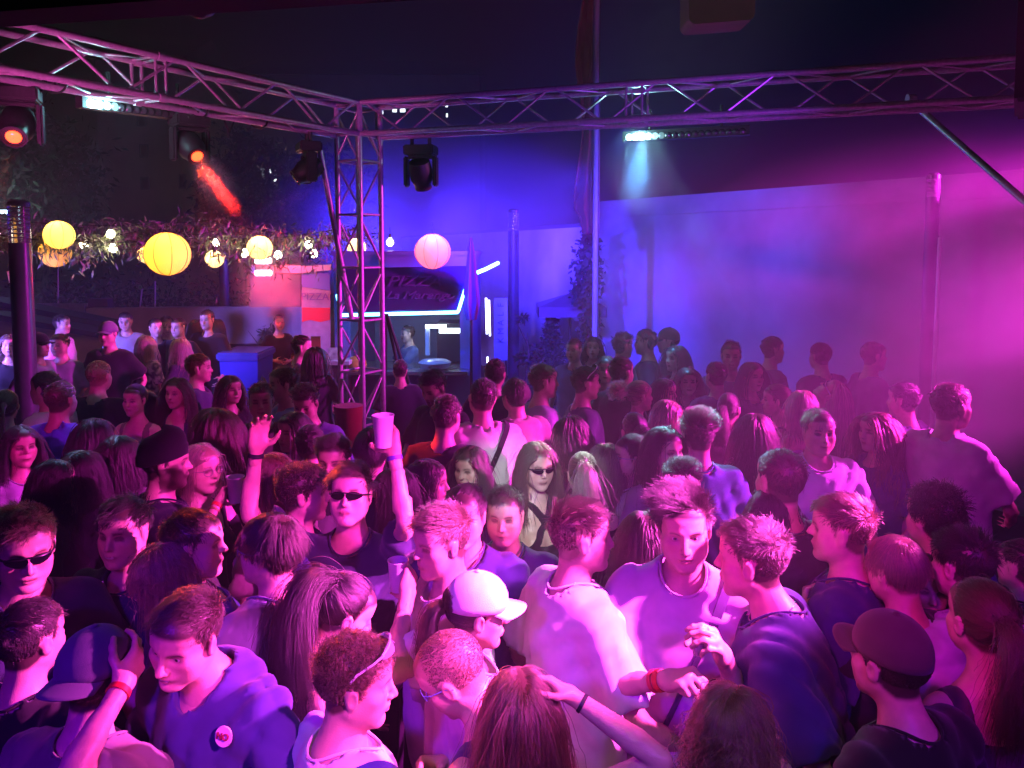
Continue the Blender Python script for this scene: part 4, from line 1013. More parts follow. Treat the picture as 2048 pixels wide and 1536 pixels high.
spot(bra+bru*.14+V(0,-.07,-.02), ray_depth(1400,920,3.5), 1300, (.30,.75,1), 14, .7, .05)
spot(bra+bru*.20+V(0,-.07,-.02), ray_depth(1640,940,3.5), 1500, (.45,.9,1), 9, .7, .05)
spot(bra+V(0,.25,.1), (2.2,12,1.7), 700, (.07,.06,1), 100, .9, .08)
spot(bra+V(-.30,.45,-.25), (-1.3,15,1.6), 2600, BLU, 66, .9, .08)
spot((-1.6,12.3,2.3), (.4,14.4,3.4), 4200, BLU, 84, .9, .2)  # added lamp hidden behind the truck, turns the haze blue
spot((-2.6,12.4,2.3), (-2.4,15.5,3.6), 4200, BLU, 90, .9, .2)  # second added blue lamp there, no fixture belongs to it
spot(bla+blu*.08+V(.05,-.05,-.03), ray_depth(120,860,4.0), 160, (.25,.45,1), 24, .7, .05)
bulb(bla+blu*.10+blf*.07, 12, (.35,.9,1), .04); bulb(bra+bru*.12+brf*.07, 18, (.35,.9,1), .04)
# ------------------------------------------------------------------ lamp posts and poles
M_POST = mat('post_paint', (.10,.10,.13), rough=.30, metal=.4, noise=.1, nscale=10); M_ACR = mat('clear_acrylic', (.75,.75,.8), rough=.15, trans=.85)
def lamp_post(px, pytop, pycol, d, r, label):
    a = at0(px, d); zt = pw(px, pytop, d)[2]; zc = pw(px, pycol, d)[2]; root = empty('lamp_post', a); tag(root, label, 'lamp post', 'round lamp posts')
    b = MB(); b.lathe([(r*1.3,0),(r*1.3,.03),(r,.04),(r,zc)], n=28); b.build('column', M_POST, root, True)
    b = MB(); b.tube((0,0,zc+.002), (0,0,zt-.06), r*.97, n=28); b.build('diffuser', M_ACR, root, True)
    for k in range(8): z = zc+.05+(zt-zc-.13)*k/7; b = MB(); b.lathe([(r*.62,z-.006),(r*.80,z),(r*.62,z+.006)], n=20); b.build('louvre', M_AL, root, True)
    b = MB(); b.lathe([(r,zt-.058),(r,zt-.02),(r*.7,zt)], n=28); b.build('cap', M_POST, root, True)
lamp_post(45,400,486,7.2,.095,'dark lamp post with a clear ribbed head at the left edge')
lamp_post(449,478,520,14.5,.090,'blue-lit lamp post behind the white lanterns, left of the bin')
lamp_post(1027,418,462,12.4,.090,'lamp post right of the food truck with a dull clear head')
lamp_post(1858,346,394,7.7,.066,'lamp post in the pink haze in front of the white wall')
pipe('steel_pole', (*at0(1872,7.5)[:2], 0), (*at0(1875,7.5)[:2], 2.74), .018, 'thin bright upright pole in the pink haze before the right lamp post', mat('bright_pole', (.8,.8,.8), rough=.3, metal=.3), 'pole')
fp = empty('flagpole', at0(1191,10.2)); tag(fp, 'tall white flagpole rising out of the top of the picture', 'flagpole')
b = MB(); b.lathe([(.10,0),(.10,.03),(.042,.04),(.040,3.5),(.036,7.2)], n=18); b.build('pole', mat('white_paint', (.34,.34,.36), rough=.5), fp, True)
b = MB(); b.tube((.026,-.04,.9), (.026,-.04,7.0), .006, n=6); b.build('halyard', M_RUB, fp, True)
bn = []; nb_ = 40
for i in range(nb_+1):
    z = 2.85+i*(6.9-2.85)/nb_
    for k in range(9):
        t = k/8; wdt = .19+.05*math.sin(i*.35)-(.06 if i < 3 else 0); bn.append((-.05-wdt*t, .03*math.sin(t*9+i*.12)+.012*math.sin(i*.8+t*5), z-.03*math.sin(t*3)))
fl = MB(); fl.add(bn, [(i*9+k, i*9+k+1, (i+1)*9+k+1, (i+1)*9+k) for i in range(nb_) for k in range(8)])
fo = fl.build('flag', cloth((.10,.030,.018)), None, True); fo.location = fp.location; tag(fo, 'limp reddish brown flag hanging along the white flagpole', 'flag'); so = fo.modifiers.new('thick', 'SOLIDIFY'); so.thickness = .006
# ------------------------------------------------------------------ garland, bulbs and lanterns
rg = np.random.default_rng(11); gl = empty('garland', pw(350,450,9.3)); tag(gl, 'leafy garland strung over the terrace between lamps and lanterns', 'garland'); g0 = np.array(gl.location)
pts = []; cab = MB()
for (xa, ya, da, xb, yb, db, sag, dens) in [(-80,452,8.6,300,455,9.4,26,900),(300,455,9.4,700,452,9.9,24,950),(-80,430,9.8,420,440,10.4,16,800),(420,440,10.4,760,466,10.2,18,600),(60,470,9.0,430,462,9.2,18,500)]:
    A, B = pw(xa,ya,da), pw(xb,yb,db); t = np.linspace(0,1,30); line = A+(B-A)*t[:,None]; line[:,2] -= sag/1547*9.3*4*t*(1-t)
    cab.path(line-g0, .006, 5)
    tt = rg.random(dens); q = A+(B-A)*tt[:,None]; q[:,2] -= sag/1547*9.3*4*tt*(1-tt); cl_ = np.sin(tt*23)*.5+.5; q += rg.normal(size=(dens,3))*V(.05,.08,.05)*(.5+cl_[:,None]); q[:,2] -= rg.exponential(.045, dens); pts.append(q-g0)
for px, py in [(222,470),(168,488),(432,485),(617,490),(490,505),(555,508),(110,455),(640,480),(30,470),(330,462)]:
    c = pw(px, py, 9.2); q = c+rg.normal(size=(70,3))*V(.07,.06,.06); q[:,2] -= rg.exponential(.07,70); pts.append(q-g0)
v, f = leaves(rg, np.concatenate(pts),   .105, 1.1, .20); kind(link('foliage', make_mesh('garland_leaves', v, f, smooth=False), gl, mat('garland_leaf', (.16,.19,.11), rough=.5, noise=.45, nscale=6)), 'stuff'); cab.build('cable', M_RUB, gl, True)
M_BULB = mat('bulb_glass', (1,.95,.85), emit=(1,.88,.62), estr=22); M_SOCK = mat('socket', (.02,.02,.02), rough=.5)
BL = ['bulb left of the leaf cluster, beyond the double lantern','upper bulb in the pale leaf cluster right of the double lantern','lower bulb in the pale leaf cluster right of the double lantern','bulb above the small white lantern by the far lamp post','bulb left of the red-lit lantern','bulb right of the red-lit lantern','upper bulb of the pair left of the truss tower','lower bulb of the pair left of the truss tower','single bulb right of the truss tower','faint bulb at the left edge of the garland']
for (px, py, d), lab in zip([(168,489,9.2),(221,469,9.2),(226,497,9.1),(432,487,9.5),(489,507,9.6),(556,511,9.6),(617,490,9.8),(628,508,9.7),(780,485,10.2),(-8,470,9.0)], BL):
    c = pw(px, py, d); root = empty('light_bulb', c); tag(root, 'glowing round '+lab, 'light bulb', 'glowing bulbs on the garland')
    b = MB(); b.lathe([(.003,-.048),(.024,-.043),(.042,-.022),(.047,.0),(.040,.026),(.022,.046),(.018,.058)], n=16); b.build('glass', M_BULB, root, True)
    bulb(tuple(V(*c)+V(0,-.07,-.02)), 1.8, (1,.80,.50), .05); b = MB(); b.lathe([(.020,.058),(.021,.10),(.006,.115)], n=10); b.build('socket', M_SOCK, root, True); b = MB(); b.tube((0,0,.11), (0,0,.20), .004, n=5); b.build('cord', M_RUB, root)
def lantern(px, py, d, dia_px, color, power, label):
    c = pw(px, py, d); r = dia_px/2/1547*d; root = empty('paper_lantern', c); tag(root, label, 'paper lantern', 'round paper lanterns')
    n = 8; prof = [(r*math.sin(math.pi*i/18*.965+.055)*(1), r*.97*math.cos(math.pi*i/18*.965+.055)) for i in range(19)][::-1]
    key = 'paper_%02d_%02d_%02d' % tuple(int(q*99) for q in color)
    if key not in MATS:
        m = bpy.data.materials.new(key); m.use_nodes = True; nt = m.node_tree; nt.nodes.remove(nt.nodes['Principled BSDF'])
        a, t, e = nt.nodes.new('ShaderNodeBsdfDiffuse'), nt.nodes.new('ShaderNodeBsdfTranslucent'), nt.nodes.new('ShaderNodeEmission'); mx, ad = nt.nodes.new('ShaderNodeMixShader'), nt.nodes.new('ShaderNodeAddShader')
        a.inputs[0].default_value = (.75,.65,.5,1); t.inputs[0].default_value = (*color,1); e.inputs[0].default_value = (*color,1); e.inputs[1].default_value = .28; mx.inputs[0].default_value = .72
        nt.links.new(a.outputs[0], mx.inputs[1]); nt.links.new(t.outputs[0], mx.inputs[2]); nt.links.new(mx.outputs[0], ad.inputs[0]); nt.links.new(e.outputs[0], ad.inputs[1]); nt.links.new(ad.outputs[0], nt.nodes['Material Output'].inputs[0]); MATS[key] = m
    b = MB(); b.lathe(prof, n=40, caps=False); b.build('shade', MATS[key], root, True)
    rb = mat('lantern_rib', (.25,.10,.03), rough=.7)
    for k in range(n):
        a = 2*math.pi*(k+.5)/n+px*.01; b = MB(); b.path([(q*1.006*math.cos(a), q*1.006*math.sin(a), z*1.006) for q, z in prof], r*.014, 5); b.build('rib', rb, root, True)
    b = MB(); b.lathe([(r*.17,r*.95),(r*.19,r*.97),(r*.17,r*.99)], n=16); b.build('ring', rb, root, True); b = MB(); b.tube((0,0,r*.96), (0,0,r+.12), .003, n=5); b.build('cord', M_RUB, root)
    bulb(tuple(V(*c)+V(0,-r*.25,r*.42)), power*r*r*42, (1,.80,.45), r*.16)
YEL, ORA, PNK = (1,.66,.13), (1,.50,.07), (1,.20,.40)  # the pink puts the tint of stage light into the paper colour
lantern(118,470,8.7,58,YEL,4.6,'yellow paper lantern, upper one of the overlapping pair near the left post')
lantern(110,505,9.1,60,ORA,2.4,'orange paper lantern, lower one of the overlapping pair near the left post')
lantern(335,508,8.2,88,ORA,3.2,'biggest orange paper lantern over the terrace')
lantern(292,510,9.6,34,YEL,4.5,'small yellow lantern half hidden behind the biggest orange lantern')
lantern(429,518,9.4,36,(1,.72,.38),5.5,'small whitish lantern beside the far lamp post')
lantern(520,496,9.5,50,(1,.66,.25),6.0,'bright lantern in the red haze above the stall light')
lantern(713,495,9.9,38,(1,.70,.28),5.0,'pale yellow lantern seen through the truss tower')
lantern(865,503,8.3,72,PNK,2.6,'pink-lit paper lantern hanging in front of the food truck')
lb = empty('street_light', pw(14,424,19)); tag(lb, 'small cold white street light above the left garland', 'street light'); bulb(tuple(pw(14,426,18.6)), 60, (.6,.85,1), .1); b = MB(); b.box((0,0,0), (.22,.12,.08)); b.build('lamp_head', mat('cold_lamp', (1,1,1), emit=(.6,.9,1), estr=14), lb); b = MB(); b.tube((0,.05,.02), (0,.05,-3.8), .04, n=8); b.build('pole', M_BLK, lb, True)
# ------------------------------------------------------------------ market stall with the red glow
stl = empty('market_stall', at0(560,10.6)); tag(stl, 'market stall with a lit fascia, printed banners and a red glow', 'stall'); s0 = np.array(stl.location)
def spart(name, quad, d, t, m, z=None):
    P = [np.array(pw(x, y, d))-s0 for x, y in quad]; n = len(P); k = MB(); k.add(P+[p+V(0,t,0) for p in P], [tuple(range(n)), tuple(range(2*n-1, n-1, -1))]+[(i, n+i, n+(i+1)%n, (i+1)%n) for i in range(n)]); return k.build(name, m, stl)
spart('fascia', [(502,531),(602,531),(602,546),(502,546)], 10.5, .10, mat('stall_fascia', (.5,.42,.6), rough=.4))
spart('fascia', [(603,533),(662,528),(662,540),(603,546)], 10.45, .10, mat('stall_fascia'))
spart('panel', [(501,547),(601,547),(601,614),(501,614)], 10.75, .06, mat('stall_grey', (.09,.09,.10), rough=.8, noise=.15, nscale=4))
bnr = spart('banner', [(603,575),(661,582),(661,800),(603,800)], 10.55, .02, mat('banner_white', (.30,.26,.32), rough=.7, noise=.12, nscale=14))
red = spart('print', [(604,615),(660,616),(660,640),(640,644),(620,640),(604,644)], 10.54, .006, mat('banner_red', (.6,.03,.04), rough=.7))
spart('fabric_panel', [(603,549),(660,545),(660,581),(603,574)], 10.6, .02, mat('stall_blue', (.10,.14,.45), rough=.7))
fx = empty('flood_light', pw(527,534,10.3)); tag(fx, 'white flood light of two bars on the market stall', 'flood light'); f0 = np.array(fx.location)
for y0, y1 in ((516,527),(541,551)):
    A, B = np.array(pw(510,y0,10.3))-f0, np.array(pw(543,y1,10.3))-f0; b = MB(); b.box((A+B)/2, (B[0]-A[0],.05,A[2]-B[2])); b.build('led_panel', mat('flood_white', (1,1,1), emit=(1,.92,.95), estr=16), fx, bevel=.012)
b = MB(); b.box((0,.06,0), (.26,.04,.27)); b.build('housing', M_BLK, fx)
bulb(tuple(pw(535,548,10.05)), 60, (1,.006,.05), .06); bulb(tuple(pw(585,600,9.9)), 7, (1,.02,.10), .06)
def text(s, loc, size, m, parent=None, rot=(math.pi/2,0,0), shear=0, ext=.004, name='lettering'):
    c = bpy.data.curves.new(name, 'FONT'); c.body = s; c.size = size; c.align_x = 'CENTER'; c.align_y = 'CENTER'; c.extrude = ext; c.shear = shear
    o = link('outline', c); me = bpy.data.meshes.new_from_object(o.evaluated_get(bpy.context.evaluated_depsgraph_get())); bpy.data.objects.remove(o); me.materials.clear()
    o = link(name, me, parent, m, loc); o.rotation_euler = rot; return o
text('PIZZA', np.array(pw(630,594,10.5))-s0, .14, mat('print_violet', (.12,.03,.25), rough=.6), stl)
# counter with a menu stand left of the tower
ct = empty('bar_counter', at0(648,9.0)); tag(ct, 'dark counter with a pale top left of the truss tower', 'counter'); zt_ = pw(648,722,9.0)[2]
b = MB(); b.box((0,.2,(zt_-.05)/2), (.50,.40,zt_-.05)); b.build('front', mat('counter_dark', (.06,.04,.06), rough=.6, noise=.3, nscale=10), ct); b = MB(); b.box((0,.2,zt_-.022), (.58,.48,.044)); b.build('top', mat('counter_top', (.4,.4,.42), rough=.4), ct)
mn = MB(); mn.box((0,0,.075), (.13,.03,.15)); mo = mn.build('menu_card', mat('menu', (.35,.5,.4), rough=.4, noise=.4, nscale=18)); mo.location = (ct.location[0]+.10, ct.location[1]+.06, zt_); tag(mo, 'pale green menu card standing on the dark counter', 'menu card')
mb_ = MB(); mb_.box((0,0,.14), (.11,.02,.28)); mo = mb_.build('menu_board', mat('menu_wood', (.25,.07,.03), rough=.6)); mo.location = (ct.location[0]-.13, ct.location[1]+.10, zt_); tag(mo, 'reddish board standing on the counter left of the menu card', 'menu board')
# ------------------------------------------------------------------ food truck
TD = 9.3; tk = empty('food_truck', at0(800,TD)); tag(tk, 'blue-lit pizza truck with raised hatch and cyan neon edges', 'food truck'); t0 = np.array(tk.location)
q = lambda px, py, d=TD: np.array(pw(px, py, d))-t0
M_TRK = mat('truck_paint', (.12,.14,.34), rough=.28, noise=.06, nscale=3); M_HAT = mat('hatch_paint', (.030,.026,.09), rough=.35); M_STEEL = mat('steel', (.5,.5,.52), rough=.25, metal=.9)
M_NEO = mat('neon', (.5,1,1), emit=(.16,.70,1), estr=11); M_NEOB = mat('neon_blue', (.2,.3,1), emit=(.25,.45,1), estr=6)
xl, xr = q(668,600)[0], q(945,600)[0]; zr = q(800,512)[2]; zw1, zw0 = q(800,628)[2], q(800,738)[2]; dp = 2.4; zf = .35
b = MB(); b.box(((xl+xr)/2,.03,(zf+zw0)/2), (xr-xl,.06,zw0-zf)); b.build('front_panel', M_TRK, tk)
b = MB(); b.box(((xl+xr)/2,.03,(zr+zw1)/2), (xr-xl,.06,zr-zw1)); b.build('upper_panel', M_TRK, tk)
ol, orr = q(700,700)[0], q(920,700)[0]
b = MB(); b.box(((xl+ol)/2,.03,(zw0+zw1)/2), (ol-xl,.06,zw1-zw0-.004)); b.build('side_post', M_TRK, tk)
b = MB(); b.box(((xr+orr)/2,.03,(zw0+zw1)/2), (xr-orr,.06,zw1-zw0-.004)); b.build('side_post', M_TRK, tk)
b = MB(); b.box((xr-.03,dp/2+.06,(zf+zr)/2), (.06,dp,zr-zf)); b.box((xl+.03,dp/2+.06,(zf+zr)/2), (.06,dp,zr-zf)); b.build('side_wall', M_TRK, tk)
b = MB(); b.box(((xl+xr)/2,dp,(zf+zr)/2), (xr-xl-.124,.06,zr-zf-.01)); b.build('back_wall', mat('truck_inside', (.45,.45,.5), rough=.5), tk)
b = MB(); b.box(((xl+xr)/2,dp/2+.03,zr+.03), (xr-xl+.06,dp+.1,.06)); b.build('roof', M_TRK, tk, bevel=.01)
b = MB(); b.box(((xl+xr)/2,dp/2+.03,zf-.03), (xr-xl,dp,.06)); b.build('floor', M_BLK, tk)
for sx in (-1,1):
    for yy in (.5,1.9):
        b = MB(); b.tube(((xl+xr)/2+sx*(xr-xl)*.42-.09, yy, .31), ((xl+xr)/2+sx*(xr-xl)*.42+.09, yy, .31), .31, n=22); wh = b.build('wheel', M_RUB, tk, True)
        b = MB(); b.tube(((xl+xr)/2+sx*((xr-xl)*.42+.10)-.01, yy, .31), ((xl+xr)/2+sx*((xr-xl)*.42+.10)+.01, yy, .31), .18, n=16); b.build('rim', M_STEEL, wh, True)
# raised hatch
HL, HR, HT0, HT1 = q(684,628,8.75), q(917,622,8.75), q(690,540,9.24), q(944,535,9.24)
b = MB(); nn = unit(np.cross(HR-HL, HT0-HL)); b.add([HL,HR,HT1,HT0,HL+nn*.03,HR+nn*.03,HT1+nn*.03,HT0+nn*.03], [(0,1,2,3),(7,6,5,4),(0,4,5,1),(1,5,6,2),(2,6,7,3),(3,7,4,0)]); ht = b.build('hatch', M_HAT, tk)
def neon(pts, r=.020, m=M_NEO): b = MB(); b.path(pts, r, 8); return b.build('neon_tube', m, tk, True)
off = -abs(1)*V(0,.05,0)
neon([HL+off+V(0,0,-.01), HR+off+V(0,0,-.01)], .018); neon([HR+off, HR+(HT1-HR)*.55+off], .017); neon([HR+(HT1-HR)*.72+off, HT1+off+V(.02,0,.0)], .015); neon([HL+off, HL+(HT0-HL)*.42+V(-.06,-.05,0)], .017)
neon([q(955,545,9.2), q(972,538,9.28), q(996,526,9.6)], .022)
neon([q(972,596,9.2), q(974,668,9.2)], .012, mat('neon_white', (.8,.8,1), emit=(.6,.65,1), estr=7)); neon([q(978,600,9.2), q(980,672,9.2)], .010, mat('neon_white')); neon([q(975,714,9.2), q(976,748,9.2)], .012, mat('neon_white'))
ru = unit(HR-HL); au = unit(HT0-HL); tilt = math.asin(max(min(au[2],1),-1)); cen = (HL+HR+HT0+HT1)/4-nn*(.006 if nn[1] > 0 else -.036)
M_LET = mat('letter_violet', (.06,.045,.15), rough=.5)
text('PIZZA', cen+ru*.12+au*.10+V(0,-.012,0), .235, M_LET, ht, (tilt,0,math.atan2(ru[1],ru[0])), .25); text('La Marengo', cen+ru*.18-au*.12+V(0,-.012,0), .165, M_LET, ht, (tilt,0,math.atan2(ru[1],ru[0])), .35)
b = MB(); b.box(((ol+orr)/2,-.09,zw0-.02), (orr-ol+.2,.26,.04)); b.build('shelf', M_STEEL, tk); b = MB(); b.box(((ol+orr)/2,.55,zw0-.05), (orr-ol+.2,.7,.04)); b.build('worktop', M_STEEL, tk)
b = MB(); b.box((orr-.16,.9,zw0+.25), (.36,.5,.5)); ov = b.build('oven', mat('oven_dark', (.03,.03,.035), rough=.25), tk); b = MB(); b.box((orr-.16,.64,zw0+.40), (.30,.02,.06)); b.build('lamp_strip', mat('inside_lamp', (1,1,1), emit=(.75,.9,1), estr=7), ov)
b = MB(); b.box((orr-.33,.40,zw0+.48), (.26,.04,.04)); b.build('lamp', mat('inside_lamp'), tk); b = MB(); b.box((orr-.44,.46,zw0+.28), (.05,.10,.34)); b.build('panel', mat('inside_white', (.75,.75,.78), rough=.4), tk)
bo = MB(); bo.lathe([(.05,0),(.17,.03),(.20,.09),(.15,.12),(.001,.135)], n=22); o = bo.build('bowl', mat('bowl', (.3,.32,.4), rough=.3), None, True); o.location = t0+V(orr-.30,-.06,zw0+.002); tag(o, 'covered round dish on the serving shelf of the pizza truck', 'dish')
bo = MB(); bo.lathe([(.09,0),(.12,.05),(.10,.13),(.04,.17)], n=16); o = bo.build('pumpkin', mat('pumpkin', (.6,.22,.04), rough=.5), None, True); o.location = t0+V(ol+.10,-.08,zw0+.002); tag(o, 'round orange pot on the left of the truck shelf', 'pot')
bulb(tuple(t0+V(orr-.5,.55,zw1-.06)), 9, (.65,.8,1), .05); bulb(tuple(t0+V((xl+xr)/2,-.50,zw1+.03)), 45, (.06,.16,1), .2)
# sign standing right of the truck, and a folded parasol
sg = empty('upright_sign', at0(1001,10.2)); tag(sg, 'upright blue sign with turned letters right of the food truck', 'sign'); g1 = np.array(sg.location)
A, B = np.array(pw(988,596,10.2))-g1, np.array(pw(1015,720,10.2))-g1
b = MB(); b.box(((A[0]+B[0])/2,0,(A[2]+B[2])/2), (B[0]-A[0],.05,A[2]-B[2])); b.build('board', mat('sign_blue', (.22,.24,.5), rough=.5), sg); b = MB()
for x in (A[0]+.02, B[0]-.02): b.box((x,0,B[2]/2), (.03,.03,B[2]-.004))
b.build('post', M_BLK, sg)
for ch, yy in zip('FLAMK', (610,628,645,662,680)): text(ch, np.array(pw(1002,yy,10.2))-g1+V(0,-.03,0), .115, mat('sign_letter', (.05,.05,.16), rough=.5), sg, (math.pi/2,-math.pi/2,0))
fu = empty('folded_parasol', at0(942,8.9)); tag(fu, 'tall folded parasol in front of the right end of the truck', 'parasol'); zz = pw(942,475,8.9)[2]
b = MB(); n = 14; P = []; prof = [(.012,zz),(.03,zz-.12),(.065,zz-.5),(.085,zz-.75),(.05,zz-.95)]
for r, z in prof:
    for k in range(n): t = 2*math.pi*k/n; rr = r*(1+.25*math.cos(t*7)); P.append((rr*math.cos(t), rr*math.sin(t), z))
b.add(P, [(i*n+k, i*n+(k+1)%n, (i+1)*n+(k+1)%n, (i+1)*n+k) for i in range(4) for k in range(n)]+[tuple(range(n)), tuple(range(5*n-1,4*n-1,-1))]); b.build('canopy', cloth((.06,.03,.09)), fu, True); b = MB(); b.tube((0,0,0), (0,0,zz-.1), .018, n=10); b.build('pole', M_BLK, fu, True)
# wheelie bin, red stand
wb_ = empty('wheelie_bin', at0(492,10.0)); tag(wb_, 'two-tone blue wheelie bin beside the far lamp post', 'bin'); hb_ = pw(492,700,10)[2]
b = MB(); b.add([(-.20,-.26,.08),(.20,-.26,.08),(.20,.26,.08),(-.20,.26,.08),(-.24,-.33,hb_-.1),(.24,-.33,hb_-.1),(.24,.30,hb_-.1),(-.24,.30,hb_-.1)], [(0,3,2,1),(4,5,6,7),(0,1,5,4),(1,2,6,5),(2,3,7,6),(3,0,4,7)]); b.build('body', mat('bin_blue', (.02,.05,.45), rough=.45), wb_)
b = MB(); b.box((0,-.02,hb_-.04), (.54,.72,.10)); b.build('lid', mat('bin_lid', (.03,.06,.35), rough=.45), wb_, bevel=.02)
for s in (-1,1): b = MB(); b.tube((s*.22-.03,.24,.10), (s*.22+.03,.24,.10), .10, n=14); b.build('wheel', M_RUB, wb_, True)
rs = MB(); zr_ = pw(700,800,7.0)[2]; rs.lathe([(.15,0),(.135,zr_*.4),(.11,zr_*.7),(.125,zr_-.03),(.13,zr_)], n=22); o = rs.build('bar_table', cloth((.16,.008,.014)), None, True); o.location = at0(694,6.75); tag(o, 'red cloth-covered bar table beside the foot of the truss tower', 'bar table')
yb = MB(); yb.box((0,0,.5), (.42,.3,1.0)); o = yb.build('yellow_box', mat('yellow_board', (.55,.33,.03), rough=.6, noise=.1, nscale=5), None, bevel=.06); o.location = (*at0(580,11.3)[:2], .15); tag(o, 'yellow rounded box behind the leaning woman on the terrace', 'box')
# signs and sticks on the hedge
for x, y0, y1, d, lab in [(310,562,616,14,'thin pale stick rising above the concrete wall left of centre'),(281,578,618,14,'leaning pale stick above the concrete wall'),(116,540,612,15,'thin post under the double lantern')]:
    pipe('stick', pw(x+(3 if x == 281 else 0),y0,d), pw(x-(4 if x == 281 else 0),y1+20,d), .014, lab, mat('stick', (.5,.5,.5), rough=.7), 'stick')
bx = MB(); P, Q = pw(182,597,13.6), pw(221,618,13.6); bx.box((P+Q)/2, (Q[0]-P[0],.2,P[2]-Q[2])); tag(bx.build('crate', mat('crate', (.16,.08,.10), rough=.8)), 'dull box standing on top of the concrete wall end', 'box')
pn_ = MB(); P = [pw(13,542,9.0),pw(27,542,9.0),pw(19,566,9.0)]; pn_.add(P+[p+V(0,.006,0) for p in P], [(0,1,2),(5,4,3),(0,3,4,1),(1,4,5,2),(2,5,3,0)]); tag(pn_.build('pennant', mat('pennant', (.7,.35,.12), rough=.7)), 'small orange pennant left of the dark lamp post', 'pennant')
# ------------------------------------------------------------------ stage roof edge, hanging panel, loudspeaker (close to the camera)
A, B = ray_plane(-160,50,3.12), ray_plane(640,-4,3.12)
u_ = unit(B-A); b = MB(); L_ = np.linalg.norm(B-A); R_ = np.stack([u_, np.cross(V(0,0,1), u_), V(0,0,1)], 1)
b.box((A+B)/2+V(0,0,.35)+u_*.6, (L_+2.6,.10,.70), R_); o = b.build('stage_roof_edge', mat('black_drape', (.008,.008,.009), rough=.9)); tag(o, 'black drape along the stage roof edge at the top', 'drape')
b = MB(); c = ray_depth(398,20,2.1); b.lathe([(.012,-.02),(.035,-.008),(.055,.012),(.06,.05)], c=c, n=16); tag(b.build('roof_clamp', M_BLK, None, True), 'small black clamp under the stage roof edge', 'clamp')
hp_ = MB(); poly = []
for cx, cy, a0 in ((1496,26,0),(1392,34,90),(1392,-60,180),(1496,-60,270)):
    for k in range(5):
        t = rad(a0+k*22.5); poly.append((cx+14*math.cos(t), cy+14*math.sin(t)))
hp_.prism(poly, lambda x, y: pw(x, y, 3.1), lambda x, y: pw(x, y, 3.1)+V(0,.16,0)); tag(hp_.build('hanging_panel', mat('panel_green', (.16,.18,.13), rough=.7, noise=.1, nscale=8)), 'grey-green rounded panel hanging from the stage roof', 'panel')
sp_ = empty('loudspeaker', ray_depth(2110,60,2.6)); tag(sp_, 'black loudspeaker cut by the right edge of the picture', 'loudspeaker')
Q = [ray_depth(2032,100,2.45)-np.array(sp_.location), ray_depth(2250,100,2.45)-np.array(sp_.location), ray_depth(2250,100,2.8)-np.array(sp_.location), ray_depth(2035,100,2.8)-np.array(sp_.location)]
zb = ray_depth(2034,202,2.45)[2]-sp_.location[2]; b = MB(); b.add([(q_[0],q_[1],z) for z in (zb,zb+.9) for q_ in Q], [(3,2,1,0),(4,5,6,7)]+[(i,(i+1)%4,4+(i+1)%4,4+i) for i in range(4)]); b.build('cabinet', mat('cabinet', (.012,.012,.02), rough=.6), sp_, bevel=.01)
b = MB(); c_ = (V(*Q[0])+V(*Q[1]))/2; b.box((c_[0], c_[1]-.008, zb+.45), (Q[1][0]-Q[0][0]-.06,.012,.82)); b.build('grille', mat('grille', (.02,.02,.022), rough=.6), sp_)
bulb((.75,2.2,4.1), .8, (.9,1,.7), .1)
# ------------------------------------------------------------------ haze
hz = MB(); hz.box((0,27,8.0), (96,80,18)); ho = kind(hz.build('haze', None), 'stuff')
hm = bpy.data.materials.new('haze'); hm.use_nodes = True; nt = hm.node_tree; nt.nodes.remove(nt.nodes['Principled BSDF']); pv_ = nt.nodes.new('ShaderNodeVolumePrincipled')
pv_.inputs['Color'].default_value = (.92,.92,.95,1); pv_.inputs['Density'].default_value = .0085; pv_.inputs['Anisotropy'].default_value = .15
def smoke(loc, scale, dens, nsc, lo_=.36, R=None):
    smk = MB(); smk.lathe([(.3,-.95),(.75,-.7),(1,-.1),(.9,.4),(.55,.8),(.15,1)], n=28); smo = smk.build('smoke', None, None, True); smo.location = loc; smo.scale = scale; kind(smo, 'stuff')
    if R is not None: smo.rotation_euler = Matrix(R.tolist()).to_euler()
    sm_ = bpy.data.materials.new('smoke'); sm_.use_nodes = True; n2 = sm_.node_tree; n2.nodes.remove(n2.nodes['Principled BSDF']); v2 = n2.nodes.new('ShaderNodeVolumePrincipled'); v2.inputs['Color'].default_value = (.95,.95,.95,1); v2.inputs['Anisotropy'].default_value = .1
    tc_, nz_, mr_, ln_, m1, m2 = [n2.nodes.new('ShaderNode'+k) for k in ('TexCoord','TexNoise','MapRange','VectorMath','MapRange','Math')]
    nz_.inputs['Scale'].default_value = nsc; nz_.inputs['Detail'].default_value = 3; nz_.inputs['Distortion'].default_value = .8; n2.links.new(tc_.outputs['Object'], nz_.inputs['Vector']); n2.links.new(nz_.outputs['Fac'], mr_.inputs['Value'])
    mr_.inputs['From Min'].default_value = lo_; mr_.inputs['From Max'].default_value = .70; mr_.inputs['To Max'].default_value = dens
    ln_.operation = 'LENGTH'; n2.links.new(tc_.outputs['Object'], ln_.inputs[0]); n2.links.new(ln_.outputs['Value'], m1.inputs['Value']); m1.inputs['From Min'].default_value = .25; m1.inputs['From Max'].default_value = 1.; m1.inputs['To Min'].default_value = 1; m1.inputs['To Max'].default_value = 0
    m2.operation = 'MULTIPLY'; n2.links.new(mr_.outputs[0], m2.inputs[0]); n2.links.new(m1.outputs[0], m2.inputs[1]); n2.links.new(m2.outputs[0], v2.inputs['Density']); n2.links.new(v2.outputs[0], n2.nodes['Material Output'].inputs['Volume']); smo.data.materials.clear(); smo.data.materials.append(sm_)
from mathutils import Matrix
smoke((4.6,6.4,1.9), (4.3,3.0,1.9), .36, 1.9)
